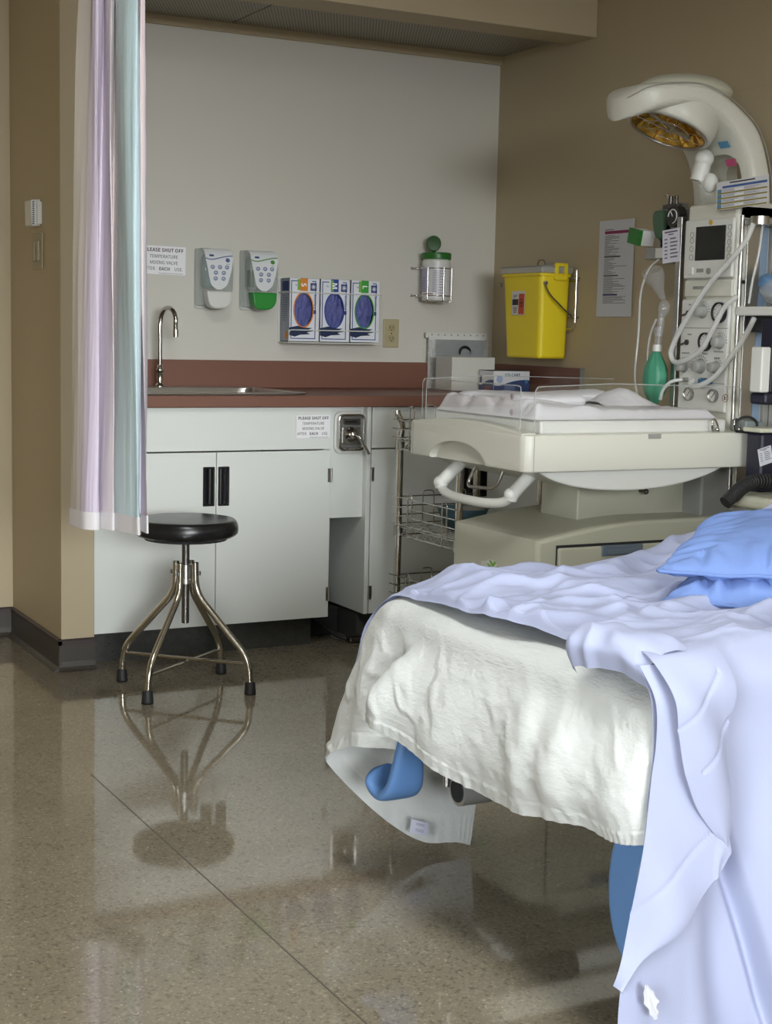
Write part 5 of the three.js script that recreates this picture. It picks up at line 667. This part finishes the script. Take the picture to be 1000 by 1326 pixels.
// ---------------------------------------------------------------- bed
const bed = thing('hospital_bed', 'hospital bed with blue foot grips under white bedding', 'bed', [-1, 0, 3.17]);
{
  const t = bed;
  part(t, 'mattress', [box(-1.945, -1.35, 0.43, 0.6, 2.735, 3.605, 0.05, 4)], mat(new THREE.Color().setRGB(0.12, 0.17, 0.4), 0.6), 'dark blue mattress');
  part(t, 'backrest_mattress', box(-1.36, -0.05, 0.43, 0.6, 2.735, 3.605, 0.05, 4), mat(new THREE.Color().setRGB(0.12, 0.17, 0.4), 0.6));
  part(t, 'deck', box(-1.9, -0.05, 0.37, 0.43, 2.78, 3.56, 0.01), M.plasticGrey);
  part(t, 'base', [box(-1.4, -0.1, 0.12, 0.37, 2.9, 3.44, 0.03)], mat(new THREE.Color().setRGB(0.12, 0.12, 0.11), 0.5));
  for (const [x, z] of [[-1.25, 2.92], [-1.25, 3.42], [-0.2, 2.92], [-0.2, 3.42]]) part(t, 'caster', new THREE.TorusGeometry(0.042, 0.02, 10, 24).translate(x, 0.062, z), M.rubber);
  part(t, 'cross_tube', [cyl(0.032, 0.3, [-1.70, 0.212, 2.89], 'x', 0.032, 24)], mat(new THREE.Color().setRGB(0.4, 0.4, 0.38), 0.4, { metalness: 0.5 }), 'pale steel cross tube'); part(t, 'tube_bore', cyl(0.024, 0.004, [-1.8505, 0.212, 2.89], 'x'), M.blackMatte);
  part(t, 'pivot', [cyl(0.04, 0.01, [-1.84, 0.285, 2.875], 'y'), cyl(0.032, 0.034, [-1.84, 0.275, 2.875], 'y'), cyl(0.038, 0.009, [-1.84, 0.265, 2.875], 'y'), cyl(0.007, 0.06, [-1.868, 0.25, 2.875], 'y'), cyl(0.02, 0.07, [-1.84, 0.315, 2.875], 'y')], M.steel, 'stacked metal pivot discs');
  part(t, 'support_arm', box(-1.9, -1.78, 0.34, 0.37, 2.82, 3.5, 0.01), M.plasticGrey);
  // foot grips: curved blue paddles
  const paddle = (pts, th, w0, place) => { const c = new THREE.CatmullRomCurve3(pts.map(([a, b]) => new THREE.Vector3(a, b, 0)), false, 'centripetal'); return grid(60, 32, (u, v) => { const p = c.getPoint(u), q = c.getTangent(u), n = [-q.y, q.x]; const wr = w0 * Math.pow(Math.max(0, Math.sin(Math.PI * Math.min(1, 0.5 + 0.0 + (1 - u) * 0.5))), 0.5) * (u > 0.85 ? Math.sqrt(Math.max(0, 1 - Math.pow((u - 0.85) / 0.15, 2))) : 1) ; const a = v * Math.PI * 2, ca = Math.cos(a), sa = Math.sin(a), e = 0.45; const W = Math.sign(ca) * Math.pow(Math.abs(ca), e) * Math.max(wr, 0.002), H = Math.sign(sa) * Math.pow(Math.abs(sa), 0.8) * th; return place(p.x + n[0] * H, p.y + n[1] * H, W); }); };
  part(t, 'foot_grip', paddle([[0, 0.39], [0.0, 0.33], [0.004, 0.28], [0.018, 0.235], [0.05, 0.212], [0.085, 0.225], [0.1, 0.26]], 0.012, 0.055, (a, b, c) => [-1.975 + c * 0.9, b, 2.905 - a]), M.blue, 'blue curled foot grip');
  part(t, 'grip_mount', [box(-1.98, -1.84, 0.33, 0.385, 2.88, 2.97, 0.02, 3), box(-1.93, -1.84, 0.31, 0.34, 2.9, 3.0, 0.012, 3)], M.blue);
  const plate = new THREE.Shape(); plate.absellipse(0, 0, 0.066, 0.12, 0, Math.PI * 2);
  part(t, 'foot_grip', ext(plate, 0.03, 0.01, 32).applyMatrix4(new THREE.Matrix4().makeBasis(new THREE.Vector3(0, 0, 1), new THREE.Vector3(0, 1, 0), new THREE.Vector3(-1, 0, 0))).translate(-1.945, 0.275, 3.632), M.blue, 'blue oval foot plate');
  part(t, 'headboard', box(-0.05, -0.01, 0.35, 1.05, 2.74, 3.6, 0.018, 3), M.plasticWarm);
}
const cloth = (c, extra = {}) => phys(c, 0.92, { bumpMap: weave, bumpScale: 0.0003, sheen: 0.15, sheenRoughness: 0.6, ...extra });
// ---- white blanket over the foot end
{
  const foot = (z, hem, b = 0.012, up = 0) => { const e = [-1.99, 0.535 + up, z]; const m = (k, o) => [lerp(e[0], hem[0], k) - o, lerp(e[1], hem[1], k), lerp(e[2], hem[2], k)]; return [[-1.62, 0.607, z], [-1.82, 0.61, z], [-1.93, 0.604 + up, z], [-1.975, 0.58 + up, z], e, m(0.35, b), m(0.7, b), hem]; };
  const far = (x, hem, b = 0.012) => { const e = [x - 0.01, 0.535, 2.682]; const m = (k, o) => [lerp(e[0], hem[0], k), lerp(e[1], hem[1], k), lerp(e[2], hem[2], k) - o]; return [[x + 0.02, 0.607, 3.02], [x + 0.01, 0.61, 2.84], [x, 0.604, 2.742], [x - 0.005, 0.58, 2.7], e, m(0.35, b), m(0.7, b), hem]; };
  const st = [far(-1.62, [-1.697, 0.012, 2.70], 0), far(-1.68, [-1.725, 0.02, 2.69], 0.006), far(-1.78, [-1.805, 0.03, 2.68]), far(-1.86, [-1.915, 0.105, 2.672]),
    [[-1.74, 0.607, 2.95], [-1.85, 0.61, 2.84], [-1.915, 0.604, 2.765], [-1.945, 0.58, 2.728], [-1.965, 0.535, 2.70], [-1.985, 0.44, 2.68], [-2.01, 0.33, 2.66], [-2.028, 0.226, 2.648]],
    foot(2.79, [-2.045, 0.262, 2.70], 0.012), foot(2.835, [-2.045, 0.298, 2.78], 0.01), foot(2.87, [-2.02, 0.312, 2.86], 0.0), foot(2.895, [-1.992, 0.325, 2.915], -0.012), foot(2.915, [-2.01, 0.35, 2.905], 0.0), foot(2.935, [-2.06, 0.378, 2.872], 0.022), foot(2.96, [-2.066, 0.378, 2.90], 0.03), foot(3.0, [-2.058, 0.366, 2.955], 0.024),
    foot(3.06, [-2.045, 0.354, 3.035], 0.012), foot(3.14, [-2.035, 0.338, 3.12], 0.016), foot(3.22, [-2.01, 0.327, 3.2], 0.016), foot(3.31, [-2.015, 0.326, 3.3], 0.02, 0.004), foot(3.41, [-2.02, 0.336, 3.4], 0.026, 0.006), foot(3.5, [-2.01, 0.352, 3.5], 0.03, 0.004), foot(3.58, [-2.005, 0.355, 3.59], 0.022, -0.002), foot(3.625, [-2.002, 0.362, 3.635], 0.018, -0.004), [[-1.62, 0.607, 3.62], [-1.8, 0.608, 3.64], [-1.92, 0.602, 3.655], [-1.962, 0.575, 3.664], [-1.98, 0.53, 3.668], [-1.993, 0.47, 3.67], [-1.996, 0.42, 3.67], [-1.992, 0.37, 3.67]], [[-1.55, 0.607, 3.6], [-1.72, 0.606, 3.62], [-1.84, 0.6, 3.645], [-1.885, 0.575, 3.662], [-1.9, 0.53, 3.672], [-1.9, 0.47, 3.674], [-1.9, 0.42, 3.674], [-1.9, 0.37, 3.674]]];
  const g = loft(st, 300, 150, (u, v, x, y, z) => {
    const h = sm(0.4, 0.75, v), fine = 0.0035 * (fbm(x * 30 + z * 38, y * 34, 3) - 0.5), c = Math.abs(fbm(z * 9 + y * 6 + x * 5, y * 8 - z * 5, 3) - 0.47);
    const dia = 0.018 * sm(0.16, 0, c) * h, drape = 0.010 * Math.sin(z * 34 + 2.2 * Math.sin(z * 11) + y * 4) * h * h; const hem = v > 0.945 ? 0.003 * Math.sin(u * 420) * 0.4 + 0.003 : 0;
    return fine * 0.7 + dia * 0.22 + drape * 0.5 - 0.004 + hem * 0.7;
  }, [2.0, 1.0], [0.7, 0.8, -1, 0, 0]);
  const t = thing('blanket', 'white cotton blanket draped over the foot end of the bed', 'blanket', [-1.9, 0.012, 3.17]);
  const blk = dataTex(512, (x, y, n) => 0.35 * fbm(x / n * 10, y / n * 40, 3, 0) + 0.4 * fbm(x / n * 30, y / n * 30, 3, 30) + 0.25 * hash(x, y), false, 3, 2);
  part(t, 'fabric', g, cloth(new THREE.Color().setRGB(0.60, 0.615, 0.60), { bumpMap: blk, bumpScale: 0.003 }));
  part(t, 'care_tag', grid(8, 8, (u, v) => [-1.812 - u * 0.045 + v * -0.003, 0.084 - v * 0.03 + u * 0.016, 2.712 + 0.003 * Math.sin(u * 3)]), mat(0xffffff, 0.7, { map: drawTex(128, 128, (g2) => { g2.fillStyle = '#c9cadb'; g2.fillRect(0, 0, 128, 128); g2.fillStyle = '#8a8ca6'; for (const y of [30, 44, 86, 98]) g2.fillRect(34, y, 60, 5); }) }), 'pale lilac care tag');
}
// ---- top sheet
{
  const sheetMat = cloth(new THREE.Color().setRGB(0.365, 0.395, 0.555));
  const yTop = (x) => 0.62 + 0.13 * sm(-1.5, -0.7, x);
  const front = [[-1.992, 0.405, 2.68], [-1.988, 0.46, 2.70], [-1.975, 0.535, 2.715], [-1.945, 0.597, 2.76], [-1.94, 0.606, 2.87], [-1.945, 0.616, 2.98], [-1.955, 0.622, 3.09], [-1.955, 0.629, 3.19], [-1.935, 0.625, 3.29], [-1.935, 0.624, 3.39], [-1.955, 0.63, 3.48], [-1.985, 0.64, 3.56], [-1.99, 0.648, 3.62], [-1.99, 0.61, 3.672], [-1.986, 0.533, 3.683], [-1.995, 0.43, 3.683], [-2.01, 0.33, 3.685], [-2.026, 0.22, 3.687], [-2.04, 0.12, 3.69], [-2.04, 0.02, 3.695]];
  const st = [0, 0.035, 0.1, 0.2, 0.34, 0.52, 0.75, 1.05, 1.4, 1.8].map((d, k) => front.map(([x, y, z], i) => {
    const X = lerp(x, -0.1, d / 1.86); if (i < 3) return [X, lerp(y, [0.47, 0.5, 0.56][i], sm(0, 0.4, d)) + (yTop(X) - 0.62) * 0.9, z - 0.005]; if (i < 13) { const f = i > 9 ? sm(9, 12, i) * 0.02 : 0; return [X, lerp(y, 0.628 + f, sm(0, 0.12, d)) + yTop(X) - 0.62, z]; }
    return [X, y + (yTop(X) - 0.62) * (i < 15 ? 0.7 : 0.2), z + 0.012 * Math.sin(X * 16 + i * 0.15) * Math.min(1, (i - 12) / 4)]; }));
  const ridge = (a, w) => { const k = Math.max(0, 1 - Math.abs(a) / w); return k * k * (3 - 2 * k); };
  const cells = (x, y) => { const xi = Math.floor(x), yi = Math.floor(y); let a = 9, b = 9; for (let i = -1; i <= 1; i++) for (let j = -1; j <= 1; j++) { const d = Math.hypot(xi + i + 0.15 + 0.7 * hash(xi + i + 90, yi + j + 40) - x, yi + j + 0.15 + 0.7 * hash(xi + i + 11, yi + j + 77) - y); if (d < a) { b = a; a = d; } else if (d < b) b = d; } return b - a; };
  const folds = (x, z) => { const wx = x + 0.12 * (fbm(x * 4 + 2, z * 5, 2) - 0.5), wz = z + 0.10 * (fbm(x * 3.2, z * 3.2 + 8, 2) - 0.5) + 0.12 * wx;
    const k = (q, w) => { const t = Math.max(0, 1 - q / w); return t * (0.4 + 0.6 * t); };
    return 0.024 * k(cells(wx * 1.7 + 5, wz * 7.6 + wx * 1.5), 0.75) + 0.008 * k(cells(wx * 3.4 + 20, wz * 14 - wx * 4), 0.6) + 0.034 * (fbm(wx * 2.0 + 4, wz * 7, 2) - 0.4) + 0.012 * (1 - Math.abs(fbm(wx * 5.5 + wz * 4 + 11, wz * 12 - wx * 3, 2) - 0.4) * 6); };
  const disp = (u, v, x, y, z) => {
    const top = sm(0.10, 0.2, v) * sm(0.66, 0.56, v), side = sm(0.62, 0.75, v), d = u * 1.86;
    const f = folds(x, z), roll = 0.016 * ridge(d - 0.03, 0.05), down = sm(0.62, 0.1, y), big = 0.034 * down * Math.sin((x + 1.86) * 24 + 1.6 * Math.sin(y * 5) + 2.4) * sm(-1.9, -1.8, x) - 0.03 * ridge(x + 1.872 - (0.538 - y) * 0.3, 0.022) * sm(0.56, 0.5, y), fold = 0.022 * ridge(fbm(x * 4, y * 0.9 + 3, 2) * 2.2 - 1.0 + (x + 1.86) * 1.6 - (y - 0.5) * 0.55, 0.16);
    const fe = 0.12 + 0.88 * sm(0.0, 0.1, d); return top * fe * (Math.max(-0.004, f) + roll * (0.6 + 0.8 * fbm(z * 9, 1, 2))) + side * (fold + big - 0.006 + 0.008 * (fbm(x * 5 + y * 2, y * 2.2, 3) - 0.5) + 0.0035 * ridge(fbm(x * 9 + 40, y * 8, 2) - 0.5, 0.035));
  };
  const t = thing('bed_sheet', 'rumpled pale lavender sheet spread over the bed and hanging to the floor', 'sheet', [-1.2, 0.01, 3.2]);
  part(t, 'fabric', loft(st, 260, 300, disp, [2, 2], [0.5, 0.4, 0, 1, 0]), sheetMat);
  // cascading folded edge of the hanging side
  const L = (rows, nu, nv, d) => loft(rows, nu, nv, d, [1, 1], [0.5, 0.5, 0, 0, 1]);
  const lin = (a, b, n, bow) => Array.from({ length: n + 1 }, (_, i) => { const k = i / n; return [lerp(a[0], b[0], k), lerp(a[1], b[1], k), lerp(a[2], b[2], k) + bow * Math.sin(Math.PI * k)]; });
  const seamAt = (x, y, a, b, w) => { const dx = b[0] - a[0], dy = b[1] - a[1], l = Math.hypot(dx, dy), k = ((x - a[0]) * dx + (y - a[1]) * dy) / (l * l); return k > -0.15 && k < 1.15 ? ridge(((x - a[0]) * dy - (y - a[1]) * dx) / l, w) : 0; };
  // left layer, edge running down to the left
  const left = [[-1.996, 0.646, 3.655], [-1.99, 0.60, 3.688], [-1.988, 0.533, 3.694], [-1.993, 0.473, 3.694], [-2.006, 0.384, 3.695], [-2.024, 0.275, 3.697], [-2.04, 0.205, 3.698], [-2.052, 0.165, 3.70]];
  const right = [[-1.93, 0.65, 3.65], [-1.92, 0.60, 3.69], [-1.9, 0.533, 3.698], [-1.875, 0.45, 3.70], [-1.856, 0.352, 3.712], [-1.905, 0.285, 3.722], [-1.985, 0.218, 3.72], [-2.05, 0.16, 3.706]];
  part(t, 'folded_edge', L(left.map((a, i) => lin(a, right[i], 6, 0.012)), 120, 50, (u, v, x, y, z) => 0.004 * ridge(fbm(x * 14 + y * 3, y * 5, 2) - 0.5, 0.05) - 0.0035 * seamAt(x, y, [-1.902, 0.377], [-2.026, 0.27], 0.005) + 0.006 * Math.sin(x * 40 + y * 18) * sm(0.1, 0.4, u)), sheetMat);
  // upper flap, turned edge running down to the right
  const fl = [[-1.978, 0.664, 3.63], [-1.985, 0.655, 3.67], [-1.981, 0.606, 3.72], [-1.972, 0.552, 3.728], [-1.958, 0.491, 3.733], [-1.95, 0.472, 3.732], [-1.93, 0.433, 3.728], [-1.895, 0.388, 3.724], [-1.858, 0.348, 3.714]];
  const fr = [[-1.85, 0.668, 3.62], [-1.85, 0.662, 3.66], [-1.852, 0.61, 3.705], [-1.858, 0.552, 3.712], [-1.86, 0.49, 3.712], [-1.858, 0.468, 3.711], [-1.856, 0.43, 3.71], [-1.852, 0.388, 3.71], [-1.85, 0.345, 3.71]];
  part(t, 'folded_edge', L(fl.map((a, i) => lin(a, fr[i], 6, 0.01)), 120, 50, (u, v, x, y, z) => 0.003 * (fbm(x * 12, y * 8, 2) - 0.5) - 0.0035 * seamAt(x, y, [-1.887, 0.628], [-1.966, 0.565], 0.005) - 0.0035 * seamAt(x, y, [-1.832, 0.588], [-1.917, 0.503], 0.005) + 0.006 * Math.sin(x * 50 + y * 30) * sm(0.1, 0.3, u)), sheetMat);
  // raised hem bands stitched on the edge
  const bandA = [[[-1.985, 0.70, 3.64], [-1.89, 0.70, 3.63]], [[-1.905, 0.655, 3.685], [-1.83, 0.665, 3.66]], [[-1.93, 0.56, 3.735], [-1.865, 0.545, 3.724]], [[-1.957, 0.487, 3.739], [-1.9, 0.455, 3.728]]];
  // hole torn near the hem showing white lining
  part(t, 'torn_patch', grid(10, 10, (u, v) => [-1.994 + (u - 0.5) * 0.022 * Math.sin(Math.PI * (0.08 + 0.84 * v)) * (0.7 + 0.6 * hash(Math.round(v * 10), 3)) + (0.5 - v) * 0.022, 0.135 + (v - 0.5) * 0.06, 3.714 + 0.008 * (fbm(u * 5, v * 6, 2))]), mat(new THREE.Color().setRGB(0.55, 0.56, 0.6), 0.9), 'frayed white patch');
  const tuft = [[-1.96, 0.648, 3.47], [-1.99, 0.67, 3.5], [-1.985, 0.675, 3.56], [-1.975, 0.67, 3.62], [-1.965, 0.65, 3.66]];
  part(t, 'bunched_fold', loft([tuft.map(([x, y, z]) => [x + 0.1, y - 0.02, z]), tuft.map(([x, y, z]) => [x + 0.05, y + 0.006, z]), tuft.map(([x, y, z]) => [x, y + 0.004, z]), tuft.map(([x, y, z]) => [x - 0.025, y - 0.02, z]), tuft.map(([x, y, z]) => [x - 0.01, y - 0.055, z])], 50, 60, (u, v, x, y, z) => 0.012 * (1 - Math.abs(fbm(z * 14 + x * 9, x * 12 + y * 8, 2) - 0.45) * 6) * 0.7, [1, 1], [0.4, 0.5, 0, 1, 0]), sheetMat);
}
// ---- pillows
function pillow(name, label, c, L, W, H, Hb, rot, seedv) {
  const m = new THREE.Matrix4().makeRotationFromEuler(new THREE.Euler(rot[0], rot[1], rot[2], 'YXZ')).setPosition(...c);
  const seamWave = (a, b) => 0.024 * (fbm(a * 2.6 + seedv * 3 + 9, b * 2.6 + 4, 2) - 0.4) * Math.pow(Math.max(Math.abs(a), Math.abs(b)), 2);
  const half = (s) => grid(110, 80, (u, v) => { const a = (u - 0.5) * 2, b = (v - 0.5) * 2; const px = Math.pow(Math.max(0, 1 - Math.pow(Math.abs(a), 2.6)), 0.6), pz = Math.pow(Math.max(0, 1 - Math.pow(Math.abs(b), 2.6)), 0.6);
    const pinch = 1 - 0.07 * (1 - Math.abs(b)) * Math.pow(Math.abs(a), 4), pinch2 = 1 - 0.09 * (1 - Math.abs(a)) * Math.pow(Math.abs(b), 4); const edge = Math.pow(Math.max(Math.abs(a), Math.abs(b)), 2.2);
    const mx = Math.max(Math.abs(a), Math.abs(b)), along = Math.abs(a) > Math.abs(b) ? b : a, gath = sm(0.5, 0.9, mx) * (0.35 + 0.65 * sm(0.3, 0.7, fbm(along * 4 + seedv * 7, mx * 1.5, 2)));
    const wr = 0.016 * gath * Math.sin(along * 34 + 9 * fbm(along * 5 + seedv, 2, 2) + 4 * fbm(a * 4, b * 4 + seedv, 2)) + 0.016 * (fbm(a * 3.2 + seedv * 5, b * 3.2, 3) - 0.45);
    const y = s * ((s > 0 ? H : Hb) * px * pz * 0.95 + 0.004 + wr * Math.min(1, Math.sqrt(px * pz) * 1.7)) + seamWave(a, b);
    const p = new THREE.Vector3(a * L * pinch, y, b * W * pinch2).applyMatrix4(m); return [p.x, p.y, p.z, u * 2, v * 2]; });
  const t = thing('pillow', label, 'pillow', [c[0], c[1] - H, c[2]]);
  const pm = cloth(new THREE.Color().setRGB(0.15, 0.235, 0.50)); part(t, 'top_side', half(1), pm); const bt = half(-1); part(t, 'underside', bt, pm);
  const edge = []; for (let i = 0; i < 120; i++) { const k = i / 120 * 4, s = Math.floor(k), f = (k - s) * 2 - 1; const [a, b] = s === 0 ? [f, -1] : s === 1 ? [1, f] : s === 2 ? [-f, 1] : [-1, -f]; const pinch = 1 - 0.07 * (1 - Math.abs(b)) * Math.pow(Math.abs(a), 4), pinch2 = 1 - 0.09 * (1 - Math.abs(a)) * Math.pow(Math.abs(b), 4); const p = new THREE.Vector3(a * L * pinch, seamWave(a, b), b * W * pinch2).applyMatrix4(m); edge.push([p.x, p.y, p.z]); }
  part(t, 'piped_seam', tube(edge, 0.004, 240, 6, true), pm);
}
pillow('pillow', 'blue pillow lying lower, directly on the rumpled sheet', [-1.222, 0.660, 3.295], 0.31, 0.24, 0.075, 0.03, [0.03, -0.85, 0.02], 1);
pillow('pillow', 'blue pillow stacked on top of the other pillow', [-1.217, 0.722, 3.268], 0.31, 0.24, 0.07, 0.04, [0.08, -0.85, 0.02], 2.3);

renderer.render(scene, camera);
